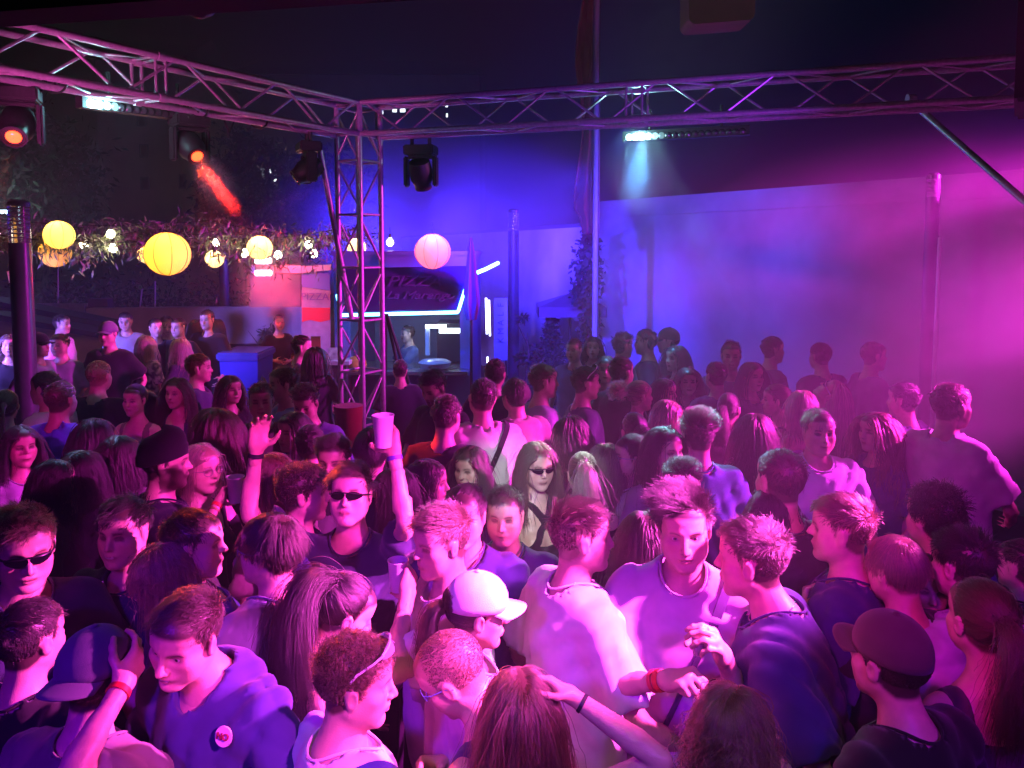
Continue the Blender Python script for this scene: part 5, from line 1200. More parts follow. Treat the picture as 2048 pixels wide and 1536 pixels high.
smoke((.2,11.0,3.0), (2.6,1.4,1.6), .30, 1.3, .28)
smoke((-1.7,14.3,3.2), (3.5,1.7,1.9), .55, 1.3, .26)
zx = unit(np.cross(d2, V(1,0,0))); smoke(c2+d2*.50, (.15,.15,.40), 2.2, .8, .05, np.stack([np.cross(zx, d2), zx, d2], 1))
smoke(ray_depth(1370,70,3.6), (.40,.3,.45), .8, 2.2, .42)
smoke(ray_depth(555,570,9.9), (.65,.5,.65), .9, 1.8, .30)
smoke(bra+bru*.12+V(0,-.05,-.30), (.35,.3,.42), .6, 1.8, .34)  # puff added so the lit cells of the right bar flare
bulb((-6.0,30,4.0), 180, (1,.75,.45), .2)  # added unseen warm lamp that brightens the tan house
nt.links.new(pv_.outputs[0], nt.nodes['Material Output'].inputs['Volume']); ho.data.materials.clear(); ho.data.materials.append(hm)
# ------------------------------------------------------------------ the crowd
BK, DK, BR, LB, BL_, RD, GI = (.009,.007,.006), (.014,.010,.008), (.026,.018,.013), (.085,.058,.036), (.32,.22,.13), (.060,.026,.015), (.14,.065,.03)
NAVY, BLACK, WHITE, GREY, LIL = (.022,.022,.11), (.012,.012,.015), (.72,.70,.70), (.16,.16,.17), (.36,.33,.46)
FADE = dict(top=.030, side=.004, lift=.16, comb=(.1,.6,.0), jit=.13); MESS = dict(top=.040, side=.016, lift=.20, comb=(.3,.4,.0), jit=.24); SPK = dict(top=.026, side=.006, lift=.4, comb=(0,.5,.4), jit=.18)
QUIFF = dict(top=.046, side=.010, lift=.26, comb=(.25,.35,.6), jit=.16, bend=.12, droop=.06, clump=22); FRNG = dict(top=.050, side=.020, lift=.08, comb=(.15,.9,-.1), bend=.22, droop=.2, jit=.13, clump=20)
CURL = dict(top=.036, side=.007, lift=.30, curl=.0060, jit=.36, clump=26); BOWL = dict(top=.075, side=.042, lift=.05, whorl=1, droop=.30, bend=.10, jit=.07)
NAT = dict(top=.032, side=.013, lift=.12, comb=(.2,.5,-.05), jit=.14)
P = build_person
def print_block(base, ink, back, x0, x1, z0, z1, mode):
    # flat print on cloth: rows of lettering-like bars, or a worn patch
    base, ink = np.array(base), np.array(ink)
    def f(T, rng):
        x, y, z = T[:,0], T[:,1], T[:,2]; m = ((y < 0) if back else (y > 0))&(x > x0)&(x < x1)&(z > z0)&(z < z1)
        if mode == 'rows': m &= (np.sin(z*2*math.pi/.034) > .1)&(np.sin(x*110+np.floor(z/.034)*2.3) > -.55)
        else: m &= (np.sin(x*55+2*np.sin(z*40))+np.sin(z*70+1.5*np.sin(x*60)) > -.3)
        return np.where(m[:,None], ink[None], base[None])
    return f
# nearest row
P(195,1345,1.66,-12,'person from behind in a backward grey cap with one bare arm raised, bottom left', tc=(.15,.15,.13), hair='short', hc=DK, hk=NAT, acc=[('cap',(.11,.11,.14),True),('band','r',(.5,.02,.03))], ra=(.125,.03,1.67,.25,-.75,-1.), rh='relaxed', rp=(-1,.3,0), lean=6)
P(372,1272,1.75,163,'smiling young man in a dark navy hoodie with a round white badge, head tilted', top='hoodie', tc=(.04,.035,.17), hair='short', hc=BR, hk=dict(FADE, comb=(.5,.5,.2)), nod=14, roll=-10, lean=8, by=-8, la=(-.34,.30,1.02), mouth=1)
P(48,1095,1.82,-140,'man in dark wrap sunglasses with a wavy blond quiff at the left edge', tc=(.02,.02,.06), hair='short', hc=LB, hk=dict(QUIFF, comb=(.2,.7,.4)), nod=8, acc=[('shades',)], lean=4, ra=(.30,.42,1.20), rh='relaxed')
P(250,1062,1.74,172,'dark-haired man in a navy shirt smiling at the camera, holding a cup low', tc=(.03,.03,.09), hair='short', hc=BK, hk=dict(FADE,top=.05), mouth=1, ra=(.06,.30,1.12), rh='grip', rp=(-.6,.3,0))
P(328,1150,1.72,118,'person with a light bob bending forward between the hoodie man and smiling man', f=1, hair='long', hc=(.22,.13,.10), long_l=.17, hk=dict(vol=.5, part=.02), tc=(.03,.05,.20), nod=28, roll=-22, lean=16, top='tee')
P(388,1088,1.74,-82,'dark-haired person half hidden behind the light bob hair, face turned right', hair='short', hc=BK, hk=NAT, tc=BLACK)
P(540,1096,1.76,78,'young man with shaggy mullet and glasses in a plain violet-grey t-shirt, facing left', hair='short', hc=BR, hk=dict(top=.080, side=.055, lift=.06, comb=(-.1,.35,-.2), jit=.14, droop=.3, whorl=1), tc=(.20,.21,.34), pr=print_block((.20,.21,.34),(.12,.12,.24),True,-.10,.10,1.16,1.27,'rows'), acc=[('glasses',(.25,.28,.4))], by=-25, loose=1.3)
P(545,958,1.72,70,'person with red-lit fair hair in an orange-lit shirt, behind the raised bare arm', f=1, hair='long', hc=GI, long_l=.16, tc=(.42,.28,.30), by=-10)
P(702,990,1.77,178,'young man in wrap sunglasses with both arms raised, navy t-shirt', hair='short', hc=DK, hk=dict(top=.055, side=.012, lift=.22, comb=(.7,.25,.1)), tc=(.025,.025,.07), pr=print_block((.025,.025,.07),(.10,.10,.16),False,-.12,.12,1.14,1.30,'patch'), nod=-16, acc=[('shades',),('band','l',(.10,.04,.30)),('band','r',(.015,.015,.02),.08)], mouth=1, la=(-.195,.10,1.865,-.5,1,-.5), ra=(.35,.05,1.865,1,.1,-.3), lh='grip', rh='relaxed', lp=(.3,1,0), rp=(-.4,.9,0))
P(608,985,1.74,-78,'man with a reddish brown curly top and shaved sides facing right, beside the raised arms', hair='curly', hc=BR, hk=CURL, tc=(.06,.06,.20), by=15)
P(668,922,1.72,176,'man with brown swept hair half hidden behind the dark bob of hair', hair='short', hc=BR, hk=dict(QUIFF,comb=(.7,.1,.5)), tc=GREY)
P(742,902,1.76,14,'person with glossy straight black hair seen from behind, above the sunglasses man', hair='short', hc=BK, hk=BOWL, tc=(.03,.03,.035))
P(856,965,1.64,-95,'woman with dark wavy hair facing right, beside the raised cup arm', f=1, hair='wavy', hc=DK, long_l=.30, tc=BLACK, top='tee')
P(788,985,1.66,72,'red-lit face looking left, half hidden by the raised forearm', f=1, hair='long', hc=DK, long_l=.25, tc=(.2,.2,.25))
P(940,935,1.62,152,'girl with straight brown hair in a white tank top, pale lit face', f=1, hair='long', hc=BR, long_l=.36, top='tank', tc=WHITE, hk=dict(part=-.01), nod=4)
P(1075,930,1.68,-160,'woman in narrow black sunglasses and a black halter top with crossed straps', f=1, hair='long', hc=LB, long_l=.34, top='halter', tc=BLACK, acc=[('shades',(.01,.01,.012),(.004,.004,.005),0.,.92)], nod=4, by=12, hk=dict(part=.0,n=1.7,vol=.42), seed=77)
P(1165,948,1.62,2,'woman with a fair high ponytail seen from behind, thin black straps', f=1, hair='pony', hc=(.30,.21,.13), long_l=.26, top='strap', tc=BLACK, hk=dict(tie=(0,-.105,.075),tdir=(0,-.6,.3)))
P(1140,868,1.66,80,'woman with long dark hair and a black choker bending to the left', f=1, hair='long', hc=DK, long_l=.34, top='tank', tc=BLACK, nod=18, lean=10, acc=[('choker',),('glasses',(.03,.03,.03))])
P(965,795,1.82,12,'man from behind in a white t-shirt with a black cross-body strap', hair='short', hc=DK, hk=FADE, tc=(.66,.60,.58), acc=[('strap',(.012,.012,.016),1,.034)], loose=1.4, roll=6)
P(1030,790,1.76,28,'young man from behind with a dark bowl cut and a beige sweatshirt', hair='short', hc=DK, hk=BOWL, top='hoodie', tc=(.42,.34,.30))
P(893,832,1.76,-18,'man from behind with tousled brown hair and black top, left of the white t-shirt', hair='short', hc=BR, hk=MESS, tc=BLACK, nod=8, pr=print_block((.012,.012,.015),(.20,.05,.04),True,-.16,.16,1.18,1.38,'rows'))
P(868,776,1.78,142,'dark-haired bearded man looking down in front of the food truck counter', hair='short', hc=BK, hk=dict(QUIFF,comb=(.4,.5,.3)), tc=BLACK, nod=22, beard=.6)
P(1088,762,1.80,-78,'man in profile with short spiky blond-brown hair and a pale lilac t-shirt', hair='short', hc=LB, hk=dict(FRNG,top=.05,side=.012), tc=(.32,.27,.42), acc=[])
P(1172,766,1.78,-80,'man in profile with white sunglasses pushed up on his dark hair', hair='short', hc=BK, hk=NAT, tc=(.05,.05,.09), acc=[('shades',(.7,.68,.7),(.04,.04,.05),1.)])
P(1243,745,1.80,-52,'man with a high pink-lit forehead and dark receding hair', hair='short', hc=DK, hk=dict(FADE,recede=1), tc=BLACK)
P(1212,738,1.70,170,'dark long-haired woman behind the man with the high forehead', f=1, hair='long', hc=BK, tc=BLACK)
P(1280,792,1.66,-74,'person in profile with hair pulled into a huge frizzy blond puff', f=1, hair='puff', hc=(.34,.22,.14), tc=BLACK, hk=dict(tie=(0,-.115,.045),rad=.098,n=1.3))
P(1330,785,1.64,-130,'dark-haired woman peeking over the bowed blond head', f=1, hair='long', hc=BK, tc=(.1,.05,.1))
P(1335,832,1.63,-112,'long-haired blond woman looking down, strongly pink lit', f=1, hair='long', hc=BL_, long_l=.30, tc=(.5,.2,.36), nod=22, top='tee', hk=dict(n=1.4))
P(1268,862,1.64,12,'person with black hair in a low knot, behind the woman with glasses', f=1, hair='bun', hc=BK, tc=(.04,.04,.05), hk=dict(tie=(0,-.12,.02),rad=.05))
P(1262,912,1.65,96,'woman with black hair and glasses facing left in a white-sleeved top', f=1, hair='pony', hc=BK, long_l=.34, tc=(.60,.66,.62), top='tee', acc=[('glasses',(.5,.5,.5))], by=-15)
P(1212,925,1.60,6,'woman with long ash-brown hair from behind, next to the fair ponytail', f=1, hair='long', hc=(.10,.085,.06), long_l=.40, tc=(.10,.12,.10), top='tank')
P(1395,868,1.80,4,'man from behind with a dark fade in a teal blue t-shirt', hair='short', hc=DK, hk=dict(top=.050,side=.010,lift=.4,comb=(.3,.3,.5)), tc=(.07,.22,.36), loose=1.2, acc=[('choker',)])
P(1508,862,1.66,-4,'woman with long straight dark hair glowing pink on one side, from behind', f=1, hair='long', hc=BR, long_l=.40, top='tank', tc=(.02,.02,.05), hk=dict(n=1.4))
P(1458,818,1.64,-30,'woman with pink-lit hair turned away, left of the long straight hair', f=1, hair='pony', hc=BR, tc=(.2,.12,.2), long_l=.25)
P(1552,800,1.66,76,'woman in profile facing left with hair pinned up and a black tank top', f=1, hair='bun', hc=RD, top='tank', tc=BLACK, acc=[('choker',)], hk=dict(tie=(0,-.12,.03),rad=.040))
P(1603,812,1.66,22,'person with sleek blond hair from behind in a strappy top', f=1, hair='long', hc=BL_, long_l=.30, top='strap', tc=(.5,.3,.5), hk=dict(n=1.4))
P(1664,788,1.70,58,'woman with head thrown back, dark glasses and long blond hair', f=1, hair='long', hc=BL_, long_l=.44, top='tank', tc=(.05,.04,.15), nod=-58, acc=[('shades',(.6,.6,.6),(.02,.02,.03))], by=-10)
def dark_print(T, rng):
    x, y, z = T[:,0], T[:,1], T[:,2]
    m = (y > 0)*(np.abs(x-.01) < .13+.03*np.sin(z*60+x*40))*(z < 1.235+.02*np.sin(x*70))*(z > 1.02)
    return np.where(m[:,None] > 0, np.array([[.03,.03,.05]]), np.array([[.60,.70,.70]]))
P(1637,862,1.78,178,'man facing the camera in a pale t-shirt with a big dark chest print', hair='short', hc=DK, hk=FRNG, tc=(.60,.70,.70), pr=dark_print, loose=1.3)
P(1750,862,1.68,110,'woman with long wavy brown hair facing left in the pink haze', f=1, hair='wavy', hc=RD, long_l=.42, top='tee', tc=(.05,.03,.14), hk=dict(n=1.4,vol=.6))
P(1903,812,1.88,-76,'big bearded man in a loose pale t-shirt, profile to the right in the haze', hair='short', hc=BR, hk=NAT, tc=(.46,.42,.46), loose=1.6, fat=1.12, beard=.8, by=12, la=(-.10,.30,1.10), ra=(.14,.34,1.05))
P(1748,712,1.84,-88,'tall hazy man with cropped hair in the pink smoke', hair='shaved', hc=DK, tc=(.16,.10,.2), hk=dict(n=.6))
P(1462,712,1.82,168,'hazy curly-haired man facing the camera in front of the white wall', hair='curly', hc=DK, hk=CURL, tc=(.05,.04,.12))
P(1546,700,1.82,-82,'hazy man with swept-back hair facing right', hair='short', hc=BK, hk=NAT, tc=(.05,.04,.12))
P(1640,712,1.80,20,'hazy dark figure with short hair left of the cropped tall man', hair='short', hc=BK, hk=NAT, tc=(.04,.03,.10))
P(1246,692,1.80,-70,'silhouette with a bushy flat-top in front of the white wall', hair='curly', hc=BK, hk=dict(CURL,top=.05), tc=(.03,.02,.08))
P(1291,684,1.84,80,'silhouette with a bushy nape in front of the white wall', hair='short', hc=BK, hk=dict(NAT,side=.03), tc=(.03,.02,.08))
P(1336,682,1.84,82,'silhouette in a peaked cap facing left, against the white wall', hair='short', hc=BK, tc=(.03,.02,.07), acc=[('cap',(.03,.02,.04))])
P(1352,716,1.76,120,'long-haired silhouette just below the peaked cap', f=1, hair='long', hc=BK, tc=(.04,.02,.08))
P(1186,694,1.70,170,'dark long-haired woman at the foot of the tall flagpole', f=1, hair='long', hc=BK, tc=(.03,.02,.09))
P(1148,700,1.72,150,'faint blue person left of the tall flagpole', hair='short', hc=BK, hk=NAT, tc=(.14,.14,.35))
P(1376,762,1.66,175,'dark woman with a pink-lit hand below the silhouettes', f=1, hair='long', hc=BK, tc=(.05,.02,.08), ra=(.12,.3,1.36), rh='relaxed')
P(1432,752,1.72,14,'dark hazy person from behind, left of the hazy crowd centre', hair='short', hc=BK, hk=NAT, tc=(.05,.02,.09))
P(1505,752,1.72,-160,'dim hazy person above the profile woman with pinned-up hair', f=1, hair='long', hc=BK, tc=(.05,.03,.1))
P(1806,800,1.74,40,'dim violet figure between the wavy brown hair and the bearded man', hair='short', hc=BK, hk=NAT, tc=(.03,.02,.09))
# the man with the strap and his neighbours
P(1368,1055,1.84,170,'tall man with a dark quiff and pale t-shirt with a diagonal strap, fist clenched', hair='short', hc=BK, hk=dict(QUIFF,top=.062,side=.014,lift=.34,comb=(.5,.2,.55),jit=.22,n=1.2,clump=34), tc=(.58,.42,.55), loose=1.55, acc=[('strap',(.05,.03,.10),-1,.016,1),('band','r',(.6,.02,.02)),('band','r',(.5,.02,.05),.14,.012)], ra=(.06,.33,1.33,.9,-.4,-.8), rh='fist', rp=(-.3,-.2,-1), la=(-.10,.31,1.40,-.25,-.2,-1), lh='grip', lp=(.8,.3,.2), nod=6, roll=3, seed=5)
P(1163,1072,1.78,-84,'man in profile with short swept hair in a bright white t-shirt', hair='short', hc=BR, hk=dict(QUIFF,top=.045,side=.008,comb=(.1,.8,.35)), tc=(.74,.70,.70), loose=1.4, by=20, seed=9)
P(1503,1118,1.81,62,'young man with a wavy undercut and necklace in a dark navy t-shirt, turned left', hair='short', hc=BR, hk=dict(FADE,top=.040,lift=.26,jit=.24,comb=(.1,.7,.15),clump=22), tc=NAVY, by=6, acc=[('choker',)], nod=2, lean=13, loose=1.2)
P(1288,1080,1.66,4,'woman with long straight dark hair from behind, between the white t-shirt and the quiff', f=1, hair='long', hc=DK, long_l=.40, tc=(.03,.02,.05), hk=dict(n=1.3))
P(1362,966,1.70,10,'dark head of hair just behind the tall man with the quiff', hair='short', hc=BK, hk=MESS, tc=NAVY)
P(1545,1030,1.68,-40,'dark-haired person in dark clothes in the gap right of the quiff', f=1, hair='wavy', hc=BK, long_l=.3, tc=(.03,.02,.07))
P(1560,960,1.66,15,'person in a black top with a white-trimmed collar, back turned', hair='short', hc=BK, hk=NAT, tc=(.015,.015,.03), depth=3.0)
P(1682,1058,1.77,66,'young man with reddish hair and a fade facing left, navy t-shirt', hair='short', hc=RD, hk=dict(FADE,top=.05,comb=(.2,.8,.2)), tc=(.03,.03,.10), by=-12)
P(1868,1035,1.76,20,'person with a broad dark bushy head of hair in violet haze', hair='curly', hc=BK, hk=dict(CURL,top=.050,side=.030), tc=(.10,.06,.25))
P(1792,1138,1.68,24,'boy from behind with a straight blond bowl cut and a raised fist', hair='short', hc=(.27,.17,.11), hk=BOWL, tc=BLACK, la=(-.20,.24,1.44,-.6,-.2,-.9), lh='fist', lp=(.2,-1,.2), nod=8)
P(1924,1128,1.70,26,'person from behind with neat dark hair and a pale shirt, right of the bowl cut', hair='short', hc=BK, hk=dict(NAT,top=.06), tc=(.40,.34,.55), nod=6)
P(1850,1170,1.62,170,'short person in pale violet half hidden between the bowl cut and neat dark hair', f=1, hair='long', hc=BR, tc=(.50,.44,.62), depth=2.62)
P(1962,1240,1.70,8,'person with a red-brown ponytail seen from behind near the right edge', f=1, hair='pony', hc=RD, long_l=.26, tc=(.08,.03,.06), top='tank', hk=dict(tie=(-.02,-.118,.035),tdir=(0,-.7,.0)), ra=(.20,-.26,1.36,.8,-.3,-1), rh='relaxed', rp=(-1,.2,0), acc=[('band','r',(.5,.5,.45))])
P(1778,1318,1.70,30,'person in an olive cap and black clothes at the lower right', hair='short', hc=BK, hk=NAT, tc=(.010,.010,.012), acc=[('cap',(.07,.07,.045),False)], top='long', lean=8)
P(1462,1462,1.60,-34,'person with big curly brown hair at the bottom, holding a dark phone', f=1, hair='wavy', hc=(.11,.065,.03), long_l=.24, hk=dict(wave=.013,freq=1.7,vol=.45,clump=34,n=1.3), tc=(.05,.05,.06), top='tee', ra=(.06,.36,1.38,.8,-.2,-.7), la=(-.04,.38,1.40,-.8,-.2,-.7), rh='grip', lh='grip', rp=(-1,.2,0), lp=(1,.2,0), nod=8)
P(1040,1425,1.60,10,'girl with long brown hair and a hair clip at the bottom, hand on her head', f=1, hair='long', hc=(.10,.058,.034), long_l=.34, tc=(.05,.04,.25), top='tank', ra=(.140,-.02,1.715,1,-.6,-.6), rh='relaxed', rp=(-.8,-.1,-.6), hk=dict(n=1.5,vol=.45), acc=[('band','r',(.02,.02,.025),.10,.010)], seed=31)
P(905,1345,1.66,76,'young man with a shaved head and pale blue glasses bowed to the left', hair='shaved', hc=(.07,.045,.03), tc=(.03,.02,.10), top='tank', nod=34, roll=-8, lean=14, acc=[('glasses',(.20,.35,.75))], by=-20, la=(-.16,.32,1.10), ra=(.10,.36,1.22), rh='fist')
P(712,1362,1.66,-82,'young man with a curly undercut and sunglasses pushed up, in a white t-shirt, profile right', hair='curly', hc=(.075,.045,.025), hk=dict(CURL,top=.034,curl=.0065,n=1.2,side=.004), tc=(.75,.73,.73), acc=[('shades',(.75,.75,.8),(.3,.3,.35),.9),('strap',(.03,.04,.22),1,.024)], nod=6, by=28)
P(955,1222,1.64,-78,'woman in a bright white peaked cap with a dark ponytail, profile right', f=1, hair='pony', hc=DK, long_l=.20, tc=(.6,.5,.55), acc=[('cap',(.80,.78,.78),False)], nod=8, hk=dict(tie=(0,-.115,.01)))
P(690,1225,1.62,-66,'woman with a long black half-up ponytail and bare shoulder, looking down', f=1, hair='pony', hc=BK, long_l=.42, top='tank', tc=(.03,.03,.05), nod=26, lean=6, hk=dict(tie=(0,-.09,.09),tdir=(0,-.8,.3),n=1.3))
P(882,1082,1.75,126,'fair short-haired man in a white t-shirt lifting a cup to his mouth', hair='short', hc=LB, hk=dict(QUIFF,top=.050,side=.006,comb=(.1,.9,.4),jit=.18), tc=(.74,.70,.70), la=(-.055,.165,1.515,-.8,.2,-.6), lh='grip', lp=(.9,.5,0), by=-12, nod=6, seed=3)
P(930,1030,1.72,168,'dark-haired man in a plain navy t-shirt behind the man with the cup', hair='short', hc=BK, hk=FRNG, tc=(.025,.025,.11), loose=1.4)
# left middle
P(332,925,1.78,-76,'bearded man in a black beanie in profile, facing right', hair='short', hc=DK, hk=dict(NAT,side=.008), beard=.8, tc=(.02,.02,.04), acc=[('beanie',(.010,.010,.012))], by=22)
P(402,936,1.70,-118,'blond woman with round glasses drinking from a white cup, black top', f=1, hair='long', hc=BL_, long_l=.22, top='tank', tc=BLACK, acc=[('glasses',(.4,.38,.35)),('band','r',(.6,.03,.03)),('band','r',(.3,.25,.06),.16,.010)], ra=(.06,.20,1.535,.8,-.1,-.7), rh='grip', rp=(-.6,.5,.2))
P(238,912,1.66,2,'woman with long dark straight hair from behind in a sparkly grey top', f=1, hair='long', hc=DK, long_l=.46, tc=(.14,.13,.14), top='tee', hk=dict(n=1.3))
P(112,965,1.64,-60,'woman with big dark hair in the shadow, low at the left', f=1, hair='wavy', hc=BK, long_l=.40, tc=(.03,.01,.03))
P(42,892,1.66,-130,'long-haired woman in a pale lilac shirt in shadow near the left edge', f=1, hair='long', hc=BK, long_l=.30, tc=(.40,.36,.5))
P(122,800,1.78,-8,'man from behind in a bright blue t-shirt', hair='short', hc=LB, hk=FADE, tc=(.10,.20,.75), loose=1.3)
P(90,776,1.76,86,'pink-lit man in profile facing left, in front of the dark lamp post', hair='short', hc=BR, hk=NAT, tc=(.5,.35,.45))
P(12,812,1.66,28,'woman with a braid and bare pink shoulders cut by the left edge', f=1, hair='braid', hc=LB, long_l=.30, top='strap', tc=(.5,.4,.5))
P(190,872,1.64,-24,'woman with long black hair beside the blue t-shirt', f=1, hair='long', hc=BK, long_l=.44, tc=BLACK)
P(198,752,1.78,-4,'man from behind with close-cropped ginger hair in a black jacket', hair='shaved', hc=GI, tc=BLACK, top='jacket', hk=dict(n=1.0))
P(270,800,1.64,172,'young woman facing the camera in violet shadow, light top', f=1, hair='pony', hc=BR, top='tank', tc=(.2,.1,.12))
P(354,785,1.66,170,'woman with long hair facing the camera under the terrace crowd', f=1, hair='long', hc=BR, long_l=.36, tc=(.05,.03,.1), top='tank')
P(398,736,1.76,-76,'man in profile with orange-tinted short hair in a dark polo', hair='short', hc=RD, hk=FADE, tc=(.06,.05,.12))
P(462,778,1.64,-130,'woman with black hair and a silver hair clip near the blue bin', f=1, hair='long', hc=BK, tc=BLACK)
P(432,850,1.66,-8,'woman with very long dark hair from behind beside the raised hand', f=1, hair='long', hc=(.035,.016,.012), long_l=.60, tc=(.03,.01,.015), hk=dict(n=1.4))
P(292,690,1.68,-15,'blond wavy-haired woman from behind in a tie-dye top on the terrace', f=1, hair='wavy', hc=BL_, long_l=.34, tc=(.45,.40,.55), pr=lambda T, r: np.where((np.sin(T[:,0]*60+3*np.sin(T[:,2]*30))*np.sin(T[:,2]*50+T[:,1]*40) > .1)[:,None], np.array([[.62,.58,.75]]), np.array([[.10,.08,.22]])))
P(360,696,1.66,72,'woman with long wavy blond hair in profile, facing left', f=1, hair='wavy', hc=BL_, long_l=.38, tc=(.03,.03,.05))
P(216,668,1.86,178,'tall man in a cap and black t-shirt facing the camera on the left', hair='short', hc=BR, tc=(.012,.012,.02), acc=[('cap',(.20,.18,.25)),('band','l',(.01,.01,.01))], loose=1.5)
P(251,642,1.80,-165,'man in a grey t-shirt looking down by the concrete wall', hair='short', hc=BK, hk=FADE, tc=(.30,.30,.34), nod=12)
P(312,655,1.76,-140,'dark-clothed person standing close in the terrace group', hair='short', hc=BK, hk=NAT, tc=BLACK)
P(333,651,1.78,-150,'man with a dark fringe and a white collar in the terrace group', hair='short', hc=BK, hk=FRNG, tc=(.35,.35,.4), nod=14)
P(357,655,1.76,165,'person in black with a headband at the right of the terrace group', hair='short', hc=BK, hk=NAT, tc=BLACK)
P(393,655,1.70,-4,'woman with long dark hair and a bare back in a black crop top', f=1, hair='long', hc=DK, long_l=.34, top='crop', tc=BLACK)
P(414,640,1.84,175,'man in black between the two long-haired women on the terrace', hair='short', hc=BK, hk=NAT, tc=BLACK)
P(434,655,1.72,-10,'long-haired woman in a white top and dark shorts beside the far lamp post', f=1, hair='long', hc=BK, long_l=.40, tc=(.5,.5,.6), shorts=True, top='crop')
P(120,690,1.74,176,'man in a pale t-shirt facing the camera left of the tall capped man', hair='short', hc=BR, hk=NAT, tc=(.45,.44,.55))
P(124,648,1.80,-90,'dark-haired man in profile with a white cloth on his back', hair='short', hc=BK, hk=NAT, tc=(.5,.5,.55))
P(78,690,1.78,-95,'man in a flat dark cap just right of the left lamp post', hair='short', hc=BK, tc=(.40,.40,.55), acc=[('cap',(.02,.02,.03))])
P(18,690,1.72,-150,'person with fair shoulder hair and a dark jacket left of the left lamp post', f=1, hair='long', hc=LB, long_l=.22, top='jacket', tc=BLACK)
P(448,668,1.74,-170,'person with a dark curly mop right of the far lamp post', hair='curly', hc=BK, hk=CURL, tc=BLACK, depth=13.6)
P(558,645,1.70,-150,'woman in a black tee leaning with folded arms by the concrete wall', f=1, hair='pony', hc=BR, long_l=.22, tc=BLACK, ra=(.12,.26,1.12), la=(-.08,.27,1.10), lean=4)
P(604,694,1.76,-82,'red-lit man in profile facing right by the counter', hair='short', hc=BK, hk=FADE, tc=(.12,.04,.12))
P(630,716,1.68,10,'person with long dark hair from behind at the counter', f=1, hair='long', hc=BK, long_l=.36, tc=(.03,.02,.04))
P(566,768,1.78,120,'man with thick dark hair in a violet t-shirt, looking left by the bin', hair='short', hc=BK, hk=MESS, tc=(.16,.13,.34))
P(522,802,1.74,-165,'man with short cropped hair facing the camera behind the raised hand', hair='short', hc=BR, hk=SPK, tc=(.10,.05,.08))
P(612,806,1.74,172,'man with brushed-up hair looking down in an open dark shirt', hair='short', hc=DK, hk=QUIFF, tc=(.10,.09,.30), nod=20)
P(585,862,1.68,150,'dark long-haired person low behind the curly man', f=1, hair='long', hc=BK, tc=BLACK)
P(620,890,1.66,8,'person in a dark shirt with short hair just above the curly man', hair='short', hc=BK, hk=NAT, tc=(.05,.03,.04))
P(815,668,1.66,120,'food truck worker leaning over the worktop in pale light', hair='short', hc=DK, hk=NAT, tc=(.10,.14,.30), depth=10.2, ra=(.05,.4,1.15), la=(-.1,.4,1.15))
P(155,948,1.62,150,'person in shadow with long dark hair between the dark heads at the left', f=1, hair='long', hc=BK, tc=(.03,.02,.04), depth=3.65)
P(62,1275,1.66,-20,'person in plain black turned away below the quiffed sunglasses man', hair='short', hc=BK, hk=NAT, tc=(.010,.010,.014), depth=2.12, ra=(.30,.30,1.20), rh='relaxed', acc=[('band','r',(.5,.04,.03))])
P(1010,1030,1.66,170,'navy shoulder and dark hair half hidden behind the white t-shirt man', hair='short', hc=BK, hk=NAT, tc=(.03,.03,.12), depth=3.05)
P(2040,1130,1.74,30,'dark figure cut by the right edge above the ponytail', hair='short', hc=BK, hk=NAT, tc=BLACK, depth=2.95)
P(1330,900,1.66,-150,'woman with dark hair low in front of the blue t-shirt back', f=1, hair='long', hc=BK, tc=(.2,.2,.22), depth=3.8)
P(800,740,1.74,15,'dim dark-haired person between the tower and the food truck', hair='short', hc=BK, hk=NAT, tc=(.03,.03,.06), depth=7.6)
P(990,748,1.72,-10,'dark-haired person behind the white t-shirt back near the truck', hair='short', hc=BK, hk=NAT, tc=(.03,.03,.08), depth=6.0)
# ------------------------------------------------------------------ held things
def cup(person, side_, label, r=.040, h=.115, m=None):
    Wr, E = person.SL[side_][2], person.SL[side_][1]; hp, w, HR, sd, k = person.hands[side_]
    c = (Wr+HR@V(0,.050,.085))*person.s; rz_ = Rz(person.root.rotation_euler[2]); c = rz_@c+np.array(person.root.location)
    b = MB(); b.lathe([(r*.74,-h*.5),(r*.76,-h*.48),(r,h*.5),(r*1.05,h*.5+.002),(r*1.05,h*.5+.006),(r*.97,h*.5+.004),(r*.74,-h*.44)], n=22); o = b.build('plastic_cup', m or mat('cup_white', (.72,.70,.68), rough=.35), None, True); o.location = c; tag(o, label, 'cup'); return o
by_label = lambda s: [p for p in PEOPLE if s in p.root['label']][0]
cup(by_label('both arms raised'), 0, 'white plastic cup held up high by the young man in sunglasses')
cup(by_label('lifting a cup'), 0, 'white plastic cup at the mouth of the fair man in white', r=.034, h=.10)
cup(by_label('drinking from a white cup'), 1, 'white plastic cup the blond woman with glasses drinks from')
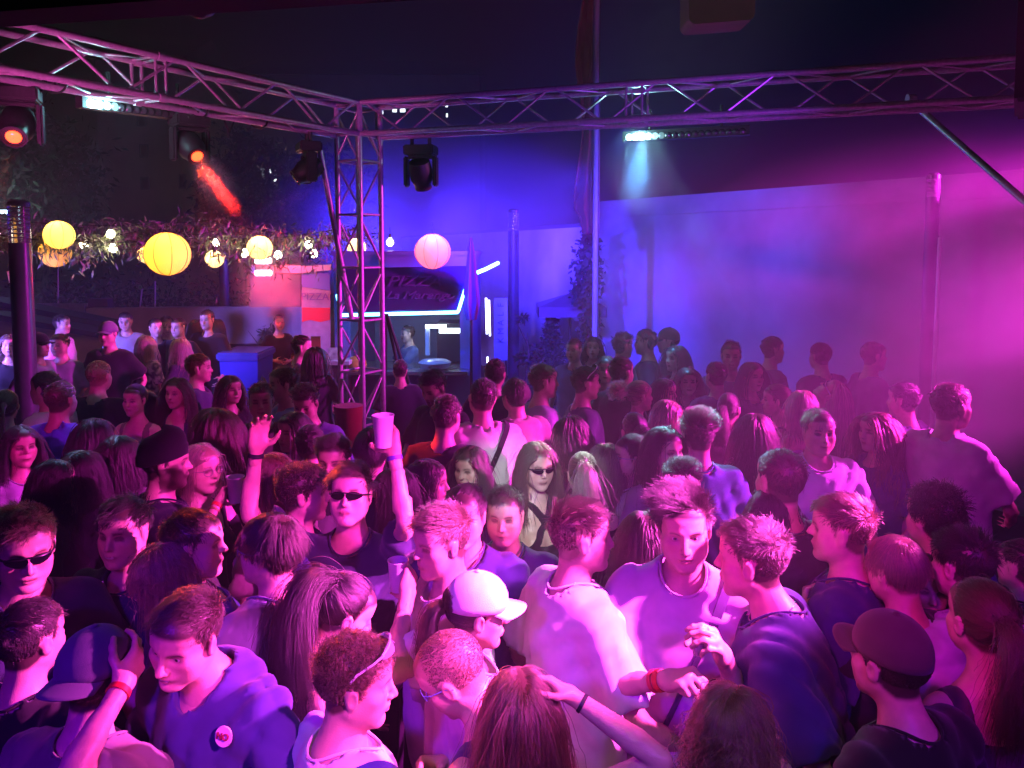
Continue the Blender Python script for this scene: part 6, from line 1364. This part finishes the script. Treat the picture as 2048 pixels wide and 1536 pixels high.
cup(by_label('holding a cup low'), 1, 'small cup held low by the smiling man in navy', m=mat('cup_dark', (.25,.2,.3), rough=.2))
cup(by_label('dark quiff'), 0, 'small shot glass in the left hand of the tall man with the strap', r=.022, h=.05, m=mat('glass_cup', (.8,.7,.75), rough=.05, trans=.7))
pp = by_label('holding a dark phone'); hp = pp.hands[1]; c = (hp[1]+hp[2]@V(0,.035,.10))*pp.s; c = Rz(pp.root.rotation_euler[2])@c+np.array(pp.root.location)
b = MB(); b.box((0,0,0), (.155,.009,.075)); o = b.build('phone', mat('phone_black', (.012,.012,.014), rough=.15), None, bevel=.003); o.location = c; o.rotation_euler = (rad(20),rad(18),rad(-10)); tag(o, 'dark phone held up by the curly-haired person at the bottom', 'phone')
# badge on the navy hoodie
ph = by_label('round white badge')
def on_chest(p, x, z, off=.004):
    # a point of the cloth surface in the person's frame and its normal
    ob = p.top; me = ob.data; co = np.empty(len(me.vertices)*3, np.float32); me.vertices.foreach_get('co', co); co = co.reshape(-1,3); no = np.empty_like(co.ravel()); me.vertices.foreach_get('normal', no); no = no.reshape(-1,3)
    t = p.up((x, .2, z))*p.s; d = (co[:,0]-t[0])**2+(co[:,2]-t[2])**2+(co[:,1] < 0)*9; i = d.argmin(); near = ((co-co[i])**2).sum(1) < .042**2; n = unit(no[near].mean(0)); return co[i]+n*(((co[near]-co[i])@n).max()*.75+off), n
c, n = on_chest(ph, -.145, 1.455, .009); u = unit(np.cross(V(0,0,1), n)); R = np.stack([u, np.cross(n, u), n], 1)
b = MB(); b.lathe([(.001,.0),(.024,.0),(.0255,.003),(.024,.006),(.001,.006)], c=c, n=26, R=R, caps=False); bd = b.build('badge', mat('badge_white', (.75,.66,.68), rough=.5), ph.root, True)
from mathutils import Matrix
tx = text('NO', (0,0,0), .023, mat('badge_ink', (.35,.03,.06), rough=.6), bd, name='lettering'); tx.matrix_local = Matrix(((R[0,0],R[0,1],R[0,2],c[0]+n[0]*.007),(R[1,0],R[1,1],R[1,2],c[1]+n[1]*.007),(R[2,0],R[2,1],R[2,2],c[2]+n[2]*.007),(0,0,0,1)))
